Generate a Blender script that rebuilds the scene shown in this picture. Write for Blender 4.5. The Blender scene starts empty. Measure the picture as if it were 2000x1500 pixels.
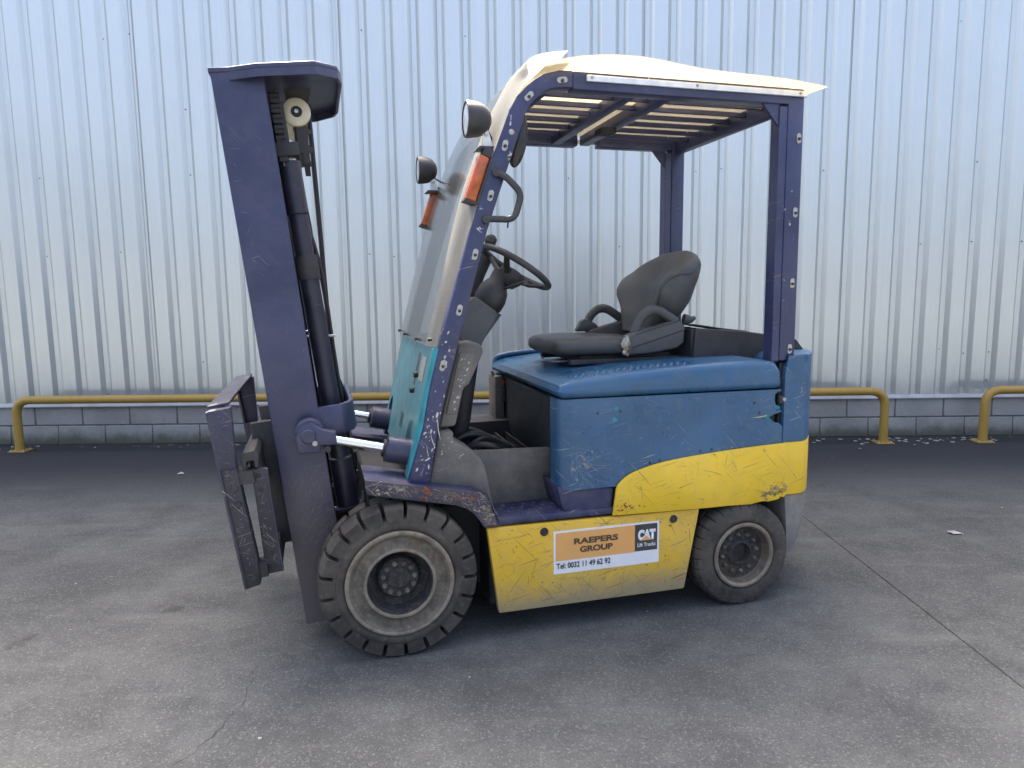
import bpy, bmesh, math, random
from mathutils import Vector, Matrix
random.seed(7)
scene = bpy.context.scene
R = math.radians

# ------------------------------------------------------------------ camera
CAM_H, PITCH, ROLL, YAW = 1.358, 0.12843, 0.01187, 0.00941
def camera_axes():
    cp, sp = math.cos(PITCH), math.sin(PITCH)
    rot = Matrix.Rotation(YAW, 3, 'Z')
    fw = rot @ Vector((0, cp, -sp)); up = rot @ Vector((0, sp, cp)); rt = rot @ Vector((1, 0, 0))
    c, r = math.cos(ROLL), math.sin(ROLL)
    return c * rt - r * up, r * rt + c * up, fw
rt, up, fw = camera_axes()
cam_data = bpy.data.cameras.new('camera'); cam = bpy.data.objects.new('camera', cam_data)
scene.collection.objects.link(cam)
m3 = Matrix((rt, up, -fw)).transposed()
cam.matrix_world = Matrix.Translation((0, 0, CAM_H)) @ m3.to_4x4()
cam_data.sensor_width = 36; cam_data.lens = 1370 / 2000 * 36
cam_data.clip_start = 0.05; cam_data.clip_end = 2000
scene.camera = cam

# ------------------------------------------------------------------ sky, sun, exposure
SUN_EL, SUN_AZ = R(57.0), R(-14)            # the sun stands behind the wall; azimuth from +Y towards +X
world = bpy.data.worlds.new('World'); scene.world = world; world.use_nodes = True
wn = world.node_tree
bg = wn.nodes['Background']; bg.inputs['Strength'].default_value = 0.13
sky = wn.nodes.new('ShaderNodeTexSky'); sky.sky_type = 'NISHITA'; sky.sun_disc = False
sky.sun_elevation = SUN_EL; sky.sun_rotation = SUN_AZ
sky.air_density = 0.65; sky.dust_density = 9.0; sky.ozone_density = 0.9
wn.links.new(sky.outputs[0], bg.inputs[0])
sd = bpy.data.lights.new('sun', 'SUN'); sd.energy = 4.2; sd.angle = R(0.53); sd.color = (1, 0.945, 0.85)
sun = bpy.data.objects.new('sun', sd); scene.collection.objects.link(sun)
sdir = Vector((math.sin(SUN_AZ) * math.cos(SUN_EL), math.cos(SUN_AZ) * math.cos(SUN_EL), math.sin(SUN_EL)))
sun.rotation_euler = sdir.to_track_quat('Z', 'Y').to_euler(); sun.location = sdir * 20
vs = scene.view_settings
vs.view_transform = 'Standard'; vs.look = 'None'; vs.gamma = 1.0; vs.exposure = 2.68
scene.render.engine = 'CYCLES'
scene.cycles.use_denoising = True
scene.cycles.max_bounces = 6; scene.cycles.transparent_max_bounces = 10
scene.cycles.caustics_reflective = False; scene.cycles.caustics_refractive = False

# ------------------------------------------------------------------ material helpers
class NT:
    def __init__(s, name):
        s.mat = bpy.data.materials.new(name); s.mat.use_nodes = True
        s.t = s.mat.node_tree; s.n = s.t.nodes
        s.bsdf = s.n['Principled BSDF']; s.out = s.n['Material Output']
        s.tc = s.n.new('ShaderNodeTexCoord'); s.obj = s.tc.outputs['Object']
    def link(s, a, b): s.t.links.new(a, b)
    def val(s, sock, v):
        if hasattr(v, 'is_output'): s.link(v, sock)
        else: sock.default_value = v
    def mapping(s, scale=(1, 1, 1), rot=(0, 0, 0), loc=(0, 0, 0), vec=None):
        m = s.n.new('ShaderNodeMapping'); s.link(vec or s.obj, m.inputs['Vector'])
        m.inputs['Scale'].default_value = scale; m.inputs['Rotation'].default_value = rot; m.inputs['Location'].default_value = loc
        return m.outputs[0]
    def noise(s, scale, detail=4, rough=0.55, vec=None, dist=0.0):
        n = s.n.new('ShaderNodeTexNoise'); s.link(vec or s.obj, n.inputs['Vector'])
        n.inputs['Scale'].default_value = scale; n.inputs['Detail'].default_value = detail
        n.inputs['Roughness'].default_value = rough; n.inputs['Distortion'].default_value = dist
        return n.outputs['Fac']
    def voronoi(s, scale, feature='F1', vec=None, out='Distance'):
        n = s.n.new('ShaderNodeTexVoronoi'); s.link(vec or s.obj, n.inputs['Vector']); n.feature = feature
        n.inputs['Scale'].default_value = scale
        return n.outputs[out]
    def ramp(s, fac, lo, hi, a=0.0, b=1.0):
        n = s.n.new('ShaderNodeMapRange'); s.link(fac, n.inputs['Value'])
        n.inputs['From Min'].default_value = lo; n.inputs['From Max'].default_value = hi
        n.inputs['To Min'].default_value = a; n.inputs['To Max'].default_value = b
        n.interpolation_type = 'SMOOTHSTEP'
        return n.outputs[0]
    def math(s, op, a, b=0.0):
        n = s.n.new('ShaderNodeMath'); n.operation = op
        s.val(n.inputs[0], a); s.val(n.inputs[1], b); n.use_clamp = False
        return n.outputs[0]
    def mix(s, fac, a, b):
        n = s.n.new('ShaderNodeMix'); n.data_type = 'RGBA'
        s.val(n.inputs[0], fac)
        s.val(n.inputs[6], a if hasattr(a, 'is_output') else (*a, 1)); s.val(n.inputs[7], b if hasattr(b, 'is_output') else (*b, 1))
        return n.outputs[2]
    def sep(s, vec=None):
        n = s.n.new('ShaderNodeSeparateXYZ'); s.link(vec or s.obj, n.inputs[0]); return n.outputs
    def bump(s, height, strength=0.3, dist=0.002):
        n = s.n.new('ShaderNodeBump'); s.link(height, n.inputs['Height'])
        n.inputs['Strength'].default_value = strength; n.inputs['Distance'].default_value = dist
        s.link(n.outputs[0], s.bsdf.inputs['Normal'])
    def finish(s, color, rough=0.5, metal=0.0, spec=0.5):
        s.val(s.bsdf.inputs['Base Color'], color if hasattr(color, 'is_output') else (*color, 1))
        s.val(s.bsdf.inputs['Roughness'], rough); s.bsdf.inputs['Metallic'].default_value = metal
        s.bsdf.inputs['Specular IOR Level'].default_value = spec
        return s.mat

def scratches(N, thick=0.5, dens=0.55, angs=(14, -47), fine=1.0):
    """thin random strokes in the x-z plane, broken up by a patch mask"""
    tot = None
    for i, an in enumerate(angs):
        v = N.mapping((1, 1, 1), (0, R(an), 0), (i * 3.1, i * 1.7, i * 5.3))
        v = N.mapping((5.5 * fine, 5, 210 * fine), vec=v)
        f = N.noise(1.0, 1, 0.5, v, 0.25)
        k = N.math('MULTIPLY', N.ramp(f, 0.70, 0.76), 1.0)
        tot = k if tot is None else N.math('MAXIMUM', tot, k)
    patch = N.ramp(N.noise(3.1, 4, 0.65, N.mapping((1, 1, 1), (0, 0, 0), (7.7, 2, 1))), dens + 0.05, dens + 0.22)
    return N.math('MULTIPLY', tot, patch)

def paint(name, base, dust=(0.30, 0.28, 0.24), dust_amt=0.5, scr=(0.45, 0.42, 0.38), scr_amt=0.7, scr_dens=0.52,
          rough=0.42, low=None, chips=None, chip_amt=0.0, var=0.25, chip_scale=28):
    N = NT(name)
    big = N.noise(2.6, 6, 0.62); mid = N.noise(14, 5, 0.6); fine = N.noise(90, 3, 0.6)
    col = N.mix(N.ramp(big, 0.3, 0.7), tuple(c * (1 - var) for c in base), tuple(min(1, c * (1 + var)) for c in base))
    d = N.math('MULTIPLY', N.ramp(N.math('ADD', N.math('MULTIPLY', big, 0.55), N.math('MULTIPLY', mid, 0.45)), 0.36, 0.68), dust_amt)
    d = N.math('MULTIPLY', d, N.ramp(fine, 0.2, 0.75, 0.55, 1.0))
    col = N.mix(d, col, dust)
    if low:                                      # splashed mud low on the panel, ragged upper edge
        z = N.sep()[2]
        zz = N.math('ADD', z, N.math('MULTIPLY', N.math('SUBTRACT', N.noise(4, 6, 0.65), 0.5), low[2]))
        col = N.mix(N.math('MULTIPLY', N.ramp(zz, low[1], low[0]), 0.85), col, dust)
    if scr_amt > 0:
        col = N.mix(N.math('MULTIPLY', scratches(N, dens=scr_dens), scr_amt), col, scr)
    if chip_amt > 0:
        ch = N.ramp(N.noise(chip_scale, 4, 0.6, None, 0.6), 0.70 - 0.12 * chip_amt, 0.72 - 0.10 * chip_amt)
        ch = N.math('MULTIPLY', ch, N.ramp(N.noise(3.7, 3, 0.5, N.mapping(loc=(4, 9, 2))), 0.45, 0.6))
        col = N.mix(N.math('MULTIPLY', ch, 0.85), col, chips or scr)
    N.bump(N.math('ADD', N.math('MULTIPLY', fine, 0.5), mid), 0.12, 0.002)
    return N.finish(col, N.ramp(d, 0.0, 0.6, rough, min(0.9, rough + 0.35)))

def plain(name, col, rough=0.5, metal=0.0, var=0.2, scale=12, spec=0.5, bump=0.1):
    N = NT(name)
    f = N.noise(scale, 5, 0.6)
    c = N.mix(N.ramp(f, 0.3, 0.7), tuple(x * (1 - var) for x in col), tuple(min(1, x * (1 + var)) for x in col))
    if bump: N.bump(N.noise(scale * 9, 3), bump, 0.001)
    return N.finish(c, N.ramp(f, 0.2, 0.8, max(0.03, rough - 0.08), min(1, rough + 0.08)), metal, spec)

M = {}
M['indigo'] = paint('worn_indigo_paint', (0.027, 0.033, 0.084), (0.140, 0.120, 0.114), 0.28, (0.26, 0.25, 0.25), 0.5, 0.44, 0.38, low=(0.25, 0.95, 0.5))
M['indigo_clean'] = paint('indigo_paint', (0.029, 0.036, 0.098), (0.105, 0.105, 0.125), 0.25, (0.42, 0.40, 0.38), 0.55, 0.46, 0.34, chips=(0.55, 0.53, 0.48), chip_amt=0.12)
M['indigo_pillar'] = paint('splashed_indigo_paint', (0.029, 0.036, 0.098), (0.105, 0.105, 0.125), 0.25, (0.42, 0.40, 0.38), 0.6, 0.42, 0.34, chips=(0.60, 0.57, 0.50), chip_amt=0.42, chip_scale=24)
M['indigo_battered'] = paint('battered_indigo_paint', (0.035, 0.030, 0.055), (0.14, 0.115, 0.10), 0.6, (0.44, 0.36, 0.28), 1.0, 0.22, 0.6, chips=(0.34, 0.11, 0.05), chip_amt=0.62)
M['blue'] = paint('worn_blue_paint', (0.016, 0.092, 0.198), (0.115, 0.135, 0.145), 0.42, (0.36, 0.37, 0.36), 0.8, 0.40, 0.27)
M['blue_scuffed'] = paint('scuffed_blue_paint', (0.017, 0.085, 0.180), (0.125, 0.14, 0.145), 0.42, (0.38, 0.38, 0.35), 0.95, 0.32, 0.36, chips=(0.36, 0.36, 0.33), chip_amt=0.3)
M['yellow'] = paint('worn_yellow_paint', (0.82, 0.52, 0.020), (0.40, 0.32, 0.15), 0.26, (0.15, 0.10, 0.05), 0.85, 0.34, 0.42, chips=(0.30, 0.09, 0.03), chip_amt=0.12, var=0.12)
M['yellow_low'] = paint('muddy_yellow_paint', (0.76, 0.46, 0.024), (0.32, 0.275, 0.19), 0.45, (0.15, 0.11, 0.06), 0.95, 0.30, 0.52, low=(0.115, 0.25, 0.16), var=0.12)
M['teal'] = paint('teal_paint', (0.060, 0.235, 0.275), (0.15, 0.20, 0.21), 0.55, (0.45, 0.5, 0.5), 0.6, 0.5, 0.36)
M['teal_fresh'] = plain('fresh_teal_paint', (0.030, 0.245, 0.285), 0.4)
M['dusty_grey'] = paint('dusty_grey_panel', (0.105, 0.098, 0.090), (0.245, 0.220, 0.185), 0.9, (0.55, 0.53, 0.5), 0.6, 0.46, 0.65, chips=(0.62, 0.6, 0.56), chip_amt=0.16, chip_scale=40)
M['grey_cast'] = paint('muddy_cast_iron', (0.16, 0.15, 0.14), (0.31, 0.28, 0.23), 0.9, (0.3, 0.28, 0.25), 0.3, 0.5, 0.8)
M['indigo_dark'] = paint('oily_indigo_paint', (0.016, 0.017, 0.034), (0.08, 0.072, 0.07), 0.35, (0.2, 0.19, 0.18), 0.4, 0.5, 0.4)
M['hood_face'] = paint('dark_hood_face', (0.016, 0.022, 0.030), (0.075, 0.080, 0.078), 0.5, (0.2, 0.2, 0.19), 0.4, 0.45, 0.5)
M['grimy_upper'] = paint('dull_indigo_paint', (0.024, 0.025, 0.052), (0.10, 0.092, 0.095), 0.5, (0.28, 0.26, 0.24), 0.6, 0.36, 0.5)
M['grimy'] = paint('grimy_indigo_paint', (0.022, 0.021, 0.030), (0.090, 0.080, 0.070), 0.75, (0.32, 0.29, 0.26), 0.8, 0.30, 0.6, chips=(0.3, 0.27, 0.23), chip_amt=0.3)
M['step'] = paint('scuffed_step_paint', (0.022, 0.026, 0.085), (0.15, 0.14, 0.13), 0.62, (0.36, 0.33, 0.3), 0.7, 0.4, 0.5)
M['black_plastic'] = paint('black_plastic', (0.028, 0.030, 0.032), (0.12, 0.115, 0.105), 0.35, (0.2, 0.19, 0.18), 0.25, 0.6, 0.5)
M['seat'] = paint('grey_seat_vinyl', (0.040, 0.043, 0.045), (0.13, 0.125, 0.115), 0.4, (0.2, 0.2, 0.2), 0.3, 0.6, 0.48)
M['seat_side'] = paint('seat_side_plastic', (0.055, 0.056, 0.056), (0.15, 0.14, 0.13), 0.5, (0.4, 0.38, 0.35), 0.5, 0.52, 0.6)
M['dash'] = paint('grey_dash_plastic', (0.075, 0.077, 0.082), (0.17, 0.165, 0.155), 0.5, (0.3, 0.3, 0.3), 0.3, 0.6, 0.6)
M['dark'] = plain('dark_greasy_metal', (0.016, 0.016, 0.017), 0.6, 0, 0.4, 9)
M['dark_dusty'] = paint('dark_dusty_metal', (0.022, 0.022, 0.025), (0.13, 0.12, 0.105), 0.4, (0.2, 0.18, 0.16), 0.35, 0.55, 0.6)
M['steel'] = plain('bare_steel', (0.45, 0.45, 0.44), 0.35, 0.9, 0.25, 30)
M['chrome'] = plain('chrome_rod', (0.82, 0.82, 0.82), 0.07, 1.0, 0.03, 5, bump=0)
M['zinc'] = plain('zinc_bolt', (0.42, 0.405, 0.36), 0.42, 0.45, 0.25, 90)
M['alu'] = plain('aluminium_strip', (0.74, 0.74, 0.73), 0.38, 0.55, 0.1, 20)
M['rubber'] = None
M['hose'] = plain('black_hose', (0.014, 0.014, 0.015), 0.45)
M['white_plastic'] = plain('white_plastic', (0.72, 0.72, 0.70), 0.4, 0, 0.06)
M['nylon'] = plain('cream_nylon_wheel', (0.62, 0.57, 0.42), 0.4, 0, 0.12)
M['foam'] = plain('torn_foam', (0.42, 0.40, 0.34), 0.9, 0, 0.2, 40)
M['foam_tan'] = plain('tan_foam', (0.30, 0.21, 0.10), 0.9, 0, 0.3, 40)
M['red'] = plain('red_plastic', (0.35, 0.03, 0.03), 0.5)
M['mirror'] = plain('mirror_black', (0.02, 0.021, 0.022), 0.35)
M['sticker_white'] = paint('sticker_white', (0.78, 0.78, 0.77), (0.45, 0.42, 0.36), 0.22, (0.22, 0.2, 0.17), 0.75, 0.46, 0.45, var=0.04)
M['sticker_orange'] = paint('sticker_orange', (0.76, 0.37, 0.10), (0.45, 0.36, 0.25), 0.22, (0.32, 0.2, 0.1), 0.5, 0.5, 0.45, var=0.05)
M['sticker_black'] = paint('sticker_black', (0.035, 0.035, 0.035), (0.3, 0.29, 0.26), 0.22, (0.4, 0.38, 0.33), 0.6, 0.5, 0.45, var=0.05)
M['print_black'] = plain('print_black', (0.035, 0.03, 0.028), 0.5, 0, 0.3, 60)
M['print_brown'] = plain('print_brown', (0.085, 0.055, 0.03), 0.5, 0, 0.3, 60)
M['print_white'] = plain('print_white', (0.74, 0.74, 0.72), 0.5, 0, 0.1, 60)
M['guard_yellow'] = paint('guard_rail_yellow', (0.38, 0.235, 0.035), (0.25, 0.19, 0.09), 0.35, (0.2, 0.15, 0.08), 0.3, 0.6, 0.5, var=0.08)
M['flashing'] = plain('pale_flashing', (0.36, 0.37, 0.37), 0.45, 0.0, 0.12, 6)

def tyre_mat():
    N = NT('dusty_tyre_rubber')
    f = N.noise(5, 6, 0.65); g = N.noise(45, 4, 0.6)
    c = N.mix(N.ramp(f, 0.3, 0.72), (0.038, 0.035, 0.031), (0.110, 0.096, 0.076))
    c = N.mix(N.math('MULTIPLY', N.ramp(g, 0.52, 0.78), 0.5), c, (0.17, 0.14, 0.105))
    N.bump(g, 0.25, 0.003)
    return N.finish(c, 0.85, 0, 0.3)
M['rubber'] = tyre_mat()
def rim_mat(name, base, rust, k):
    N = NT(name)
    f = N.noise(16, 6, 0.7); g = N.noise(60, 5, 0.7)
    c = N.mix(N.ramp(f, 0.35, 0.6), tuple(x * 0.6 for x in base), base)
    c = N.mix(N.math('MULTIPLY', N.ramp(g, 0.46, 0.72), k), c, (0.30, 0.27, 0.21))
    c = N.mix(N.math('MULTIPLY', N.ramp(N.noise(9, 5, 0.6, N.mapping(loc=(3, 3, 3))), 0.56, 0.68), 0.5), c, rust)
    N.bump(g, 0.4, 0.004)
    return N.finish(c, 0.8, 0, 0.3)
M['rim'] = rim_mat('muddy_rim', (0.150, 0.130, 0.100), (0.14, 0.08, 0.045), 0.35)
M['rim_lip'] = rim_mat('rusty_rim_lip', (0.25, 0.21, 0.155), (0.23, 0.11, 0.06), 0.4)
M['hub'] = rim_mat('greasy_hub', (0.050, 0.047, 0.046), (0.08, 0.06, 0.04), 0.22)

def clear_sheet(name, trans, transl, diff, tint, haze_noise=True):
    N = NT(name); t = N.t
    tr = N.n.new('ShaderNodeBsdfTransparent'); tr.inputs[0].default_value = (*tint, 1)
    tl = N.n.new('ShaderNodeBsdfTranslucent'); tl.inputs[0].default_value = (*transl, 1)
    df = N.n.new('ShaderNodeBsdfDiffuse'); df.inputs[0].default_value = (*diff, 1)
    gl = N.n.new('ShaderNodeBsdfGlossy'); gl.inputs['Roughness'].default_value = 0.12
    m1 = N.n.new('ShaderNodeMixShader'); m1.inputs[0].default_value = 0.35
    N.link(tl.outputs[0], m1.inputs[1]); N.link(df.outputs[0], m1.inputs[2])
    m2 = N.n.new('ShaderNodeMixShader')
    v = N.mapping((3, 3, 0.6)); f = N.math('ADD', N.math('MULTIPLY', N.noise(6, 5, 0.6, v), 0.6), N.math('MULTIPLY', scratches(N, dens=0.4), 0.5))
    N.val(m2.inputs[0], N.ramp(f, 0.15, 0.75, min(0.97, trans + 0.09), max(0, trans - 0.12)))
    N.link(m1.outputs[0], m2.inputs[1]); N.link(tr.outputs[0], m2.inputs[2])
    fr = N.n.new('ShaderNodeFresnel'); fr.inputs[0].default_value = 1.45
    m3 = N.n.new('ShaderNodeMixShader'); N.link(N.math('MULTIPLY', fr.outputs[0], 0.6), m3.inputs[0])
    N.link(m2.outputs[0], m3.inputs[1]); N.link(gl.outputs[0], m3.inputs[2])
    N.link(m3.outputs[0], N.out.inputs[0]); N.n.remove(N.bsdf)
    return N.mat
M['screen'] = clear_sheet('scratched_clear_screen', 0.78, (0.66, 0.63, 0.55), (0.45, 0.45, 0.42), (0.95, 0.965, 0.965))
M['screen_edge'] = clear_sheet('glow_screen_edge', 0.26, (0.94, 0.90, 0.80), (0.6, 0.58, 0.52), (0.95, 0.94, 0.9))  # paler, cloudier copy of the screen; the sunlit glow is put into its colour
M['roof_sheet'] = clear_sheet('yellowed_roof_sheet', 0.16, (0.66, 0.605, 0.465), (0.58, 0.545, 0.45), (0.95, 0.91, 0.81))
def lens_mat(name, col, emit=None):
    N = NT(name)
    c = N.mix(N.ramp(N.noise(18, 3), 0.35, 0.7), tuple(x * 0.55 for x in col), col)
    N.finish(c, 0.22)
    N.bsdf.inputs['Transmission Weight'].default_value = 0.25
    N.bsdf.inputs['Coat Weight'].default_value = 0.4
    return N.mat
M['amber'] = lens_mat('amber_lens', (0.78, 0.16, 0.015))
M['lamp_glass'] = lens_mat('lamp_glass', (0.72, 0.74, 0.74))

def cladding_mat():
    N = NT('pale_metal_cladding'); N.obj = N.n.new('ShaderNodeNewGeometry').outputs['Position']
    streak = N.noise(1.0, 5, 0.6, N.mapping((38, 38, 0.35)))
    fine = N.noise(1.0, 2, 0.5, N.mapping((260, 40, 0.15)))
    blot = N.noise(0.9, 5, 0.6)
    c = N.mix(N.ramp(streak, 0.3, 0.7), (0.618, 0.648, 0.626), (0.640, 0.670, 0.645))
    c = N.mix(N.math('MULTIPLY', N.ramp(blot, 0.42, 0.75), 0.30), c, (0.53, 0.54, 0.52))
    c = N.mix(N.math('MULTIPLY', N.ramp(fine, 0.62, 0.72), 0.06), c, (0.45, 0.46, 0.46))
    z = N.sep()[2]
    drip = N.math('ADD', z, N.math('MULTIPLY', N.math('SUBTRACT', N.noise(1, 4, 0.6, N.mapping((9, 9, 0.5))), 0.5), 0.35))
    c = N.mix(N.math('MULTIPLY', N.ramp(drip, 0.62, 0.38), 0.35), c, (0.36, 0.37, 0.36))
    return N.finish(c, N.ramp(streak, 0.3, 0.7, 0.31, 0.33), 0.66)
M['cladding'] = cladding_mat()
def block_mat(i):
    N = NT('concrete_block_%d' % i); N.obj = N.n.new('ShaderNodeNewGeometry').outputs['Position']
    f = N.noise(3, 6, 0.65); g = N.noise(130, 3, 0.7); sp = N.voronoi(95)
    c = N.mix(N.ramp(f, 0.3, 0.7), (0.27 + 0.025 * i, 0.265 + 0.025 * i, 0.245 + 0.025 * i), (0.38, 0.37, 0.34))
    c = N.mix(N.math('MULTIPLY', N.ramp(g, 0.55, 0.75), 0.5), c, (0.13, 0.125, 0.115))
    z = N.sep()[2]
    zz = N.math('ADD', z, N.math('MULTIPLY', N.math('SUBTRACT', N.noise(5, 6, 0.7), 0.5), 0.16))
    c = N.mix(N.math('MULTIPLY', N.ramp(zz, 0.15, 0.02), 0.85), c, (0.075, 0.078, 0.050))
    N.bump(N.math('ADD', g, sp), 0.5, 0.004)
    return N.finish(c, 0.92, 0, 0.2)
M['block'] = [block_mat(0), block_mat(1), block_mat(2)]
M['mortar'] = plain('mortar', (0.15, 0.148, 0.14), 0.95, 0, 0.25, 20)

def ground_mat():
    N = NT('old_asphalt')
    big = N.noise(0.45, 6, 0.6); mid = N.noise(2.6, 7, 0.68); tiny = N.noise(190, 3, 0.75); pep = N.voronoi(150); cell = N.n.new('ShaderNodeTexVoronoi'); N.link(N.obj, cell.inputs['Vector']); cell.inputs['Scale'].default_value = 165; cellv = N.sep(cell.outputs['Color'])[0]
    c = N.mix(N.ramp(N.math('ADD', N.math('MULTIPLY', big, 0.5), N.math('MULTIPLY', mid, 0.5)), 0.36, 0.66), (0.054, 0.057, 0.056), (0.120, 0.124, 0.118))
    c = N.mix(N.math('MULTIPLY', N.ramp(tiny, 0.54, 0.72), 0.55), c, (0.225, 0.232, 0.222))
    c = N.mix(N.math('MULTIPLY', N.ramp(tiny, 0.46, 0.30), 0.6), c, (0.032, 0.032, 0.034))
    c = N.mix(N.math('MULTIPLY', N.ramp(cellv, 0.82, 0.97), 0.30), c, (0.25, 0.25, 0.238))
    c = N.mix(N.math('MULTIPLY', N.ramp(cellv, 0.22, 0.08), 0.30), c, (0.036, 0.036, 0.036))
    # pale worn drive streaks lying across the yard
    st = N.noise(1.0, 5, 0.6, N.mapping((0.9, 5.5, 1), (0, 0, R(-4))))
    c = N.mix(N.math('MULTIPLY', N.ramp(st, 0.54, 0.76), 0.25), c, (0.22, 0.222, 0.205))
    # black rubber arcs left by turning wheels
    w = N.n.new('ShaderNodeTexWave'); w.wave_type = 'RINGS'; w.rings_direction = 'Z'
    N.link(N.mapping((1, 1, 1), (0, 0, 0), (2.9, -5.6, 0)), w.inputs['Vector'])
    w.inputs['Scale'].default_value = 1.35; w.inputs['Distortion'].default_value = 1.2; w.inputs['Detail'].default_value = 3
    arc = N.math('MULTIPLY', N.ramp(w.outputs['Fac'], 0.90, 0.99), N.ramp(N.noise(0.7, 3, 0.5, N.mapping(loc=(9, 4, 0))), 0.50, 0.62))
    c = N.mix(N.math('MULTIPLY', arc, 0.10), c, (0.035, 0.035, 0.036))
    # oil drips
    oil = N.ramp(N.noise(3.3, 4, 0.6, N.mapping(loc=(1.3, 6.6, 0))), 0.66, 0.74)
    c = N.mix(N.math('MULTIPLY', oil, 0.55), c, (0.030, 0.029, 0.028))
    # ground colour turns darker towards the foot of the wall, ragged start
    y = N.sep()[1]
    yy = N.math('ADD', y, N.math('MULTIPLY', N.math('SUBTRACT', mid, 0.5), 0.9))
    c = N.mix(N.math('MULTIPLY', N.ramp(yy, 4.1, 5.7), 0.9), c, (0.021, 0.023, 0.027))
    N.bump(N.math('ADD', tiny, N.math('MULTIPLY', pep, 0.8)), 0.6, 0.004)
    return N.finish(c, 0.88, 0, 0.3)
M['ground'] = ground_mat()
M['crack'] = plain('crack_dirt', (0.035, 0.036, 0.036), 0.95)
M['paper'] = plain('pale_litter', (0.34, 0.33, 0.30), 0.8, 0, 0.3, 30)
M['leaf_litter'] = plain('brown_litter', (0.16, 0.12, 0.08), 0.9, 0, 0.4, 30)

# ------------------------------------------------------------------ mesh helpers
COL = scene.collection
def link(name, bm, mat, parent=None, smooth=True, bevel=0.0, seg=2, angle=35, normals=True):
    if normals: bmesh.ops.recalc_face_normals(bm, faces=bm.faces)
    if bevel > 0:
        es = [e for e in bm.edges if len(e.link_faces) == 2 and e.calc_face_angle(0) > R(angle)]
        bmesh.ops.bevel(bm, geom=es, offset=bevel, segments=seg, affect='EDGES', profile=0.5, clamp_overlap=True)
    me = bpy.data.meshes.new(name); bm.to_mesh(me); bm.free()
    if mat: me.materials.append(mat)
    if smooth:
        for p in me.polygons: p.use_smooth = True
        me.set_sharp_from_angle(angle=R(38))
    o = bpy.data.objects.new(name, me); COL.objects.link(o)
    if parent: o.parent = parent
    return o
def copy(o, parent, loc=None, rot=None, mat=None):
    c = o.copy(); COL.objects.link(c); c.parent = parent
    if loc is not None: c.location = loc
    if rot is not None: c.rotation_euler = rot
    return c
def empty(name, loc=(0, 0, 0), rz=0):
    o = bpy.data.objects.new(name, None); COL.objects.link(o); o.location = loc; o.rotation_euler = (0, 0, rz)
    o.empty_display_size = 0.2
    return o
def tag(o, label=None, cat=None, group=None, kind=None):
    if label: o['label'] = label
    if cat: o['category'] = cat
    if group: o['group'] = group
    if kind: o['kind'] = kind
    return o
def bm_new(): return bmesh.new()
def hexa(bm, p):
    v = [bm.verts.new(q) for q in p]
    for f in ((0, 3, 2, 1), (4, 5, 6, 7), (0, 1, 5, 4), (1, 2, 6, 5), (2, 3, 7, 6), (3, 0, 4, 7)): bm.faces.new([v[i] for i in f])
def box(bm, x0, x1, y0, y1, z0, z1):
    hexa(bm, [(x0, y0, z0), (x1, y0, z0), (x1, y1, z0), (x0, y1, z0), (x0, y0, z1), (x1, y0, z1), (x1, y1, z1), (x0, y1, z1)])
def prism(bm, pts, y0, y1):
    """outline in x-z, run from y0 to y1"""
    a = [bm.verts.new((x, y0, z)) for x, z in pts]; b = [bm.verts.new((x, y1, z)) for x, z in pts]
    n = len(pts)
    bm.faces.new(a); bm.faces.new(b[::-1])
    for i in range(n): bm.faces.new((a[i], b[i], b[(i + 1) % n], a[(i + 1) % n]))
def prism_z(bm, pts, z0, z1):
    a = [bm.verts.new((x, y, z0)) for x, y in pts]; b = [bm.verts.new((x, y, z1)) for x, y in pts]
    n = len(pts)
    bm.faces.new(a[::-1]); bm.faces.new(b)
    for i in range(n): bm.faces.new((a[i], a[(i + 1) % n], b[(i + 1) % n], b[i]))
def frame_of(d):
    d = d.normalized(); u = d.cross(Vector((0, 0, 1)))
    if u.length < 1e-3: u = d.cross(Vector((0, 1, 0)))
    u.normalize(); return u, d.cross(u).normalized()
def tube(bm, path, r, seg=12, cap=True, flat=1.0):
    P = [Vector(p) for p in path]; rings = []
    rr = r if isinstance(r, (list, tuple)) else [r] * len(P)
    u0 = None
    for i, p in enumerate(P):
        d = (P[min(i + 1, len(P) - 1)] - P[max(i - 1, 0)]).normalized()
        if u0 is None: u, w = frame_of(d)
        else:
            u = (u0 - d * u0.dot(d)).normalized(); w = d.cross(u).normalized()
        u0 = u
        rings.append([bm.verts.new(p + (u * math.cos(2 * math.pi * k / seg) + w * math.sin(2 * math.pi * k / seg) * flat) * rr[i]) for k in range(seg)])
    for a, b in zip(rings, rings[1:]):
        for k in range(seg): bm.faces.new((a[k], a[(k + 1) % seg], b[(k + 1) % seg], b[k]))
    if cap: bm.faces.new(rings[0][::-1]); bm.faces.new(rings[-1])
def arc_path(pts, r, n=5):
    """polyline with rounded inner corners"""
    P = [Vector(p) for p in pts]; out = [P[0]]
    for a, b, c in zip(P, P[1:], P[2:]):
        d1 = (a - b); d2 = (c - b); k = min(r, d1.length * 0.45, d2.length * 0.45)
        s, e = b + d1.normalized() * k, b + d2.normalized() * k
        for i in range(n + 1):
            t = i / n; out.append(s * (1 - t) ** 2 + b * 2 * t * (1 - t) + e * t * t)
    out.append(P[-1]); return out
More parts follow.
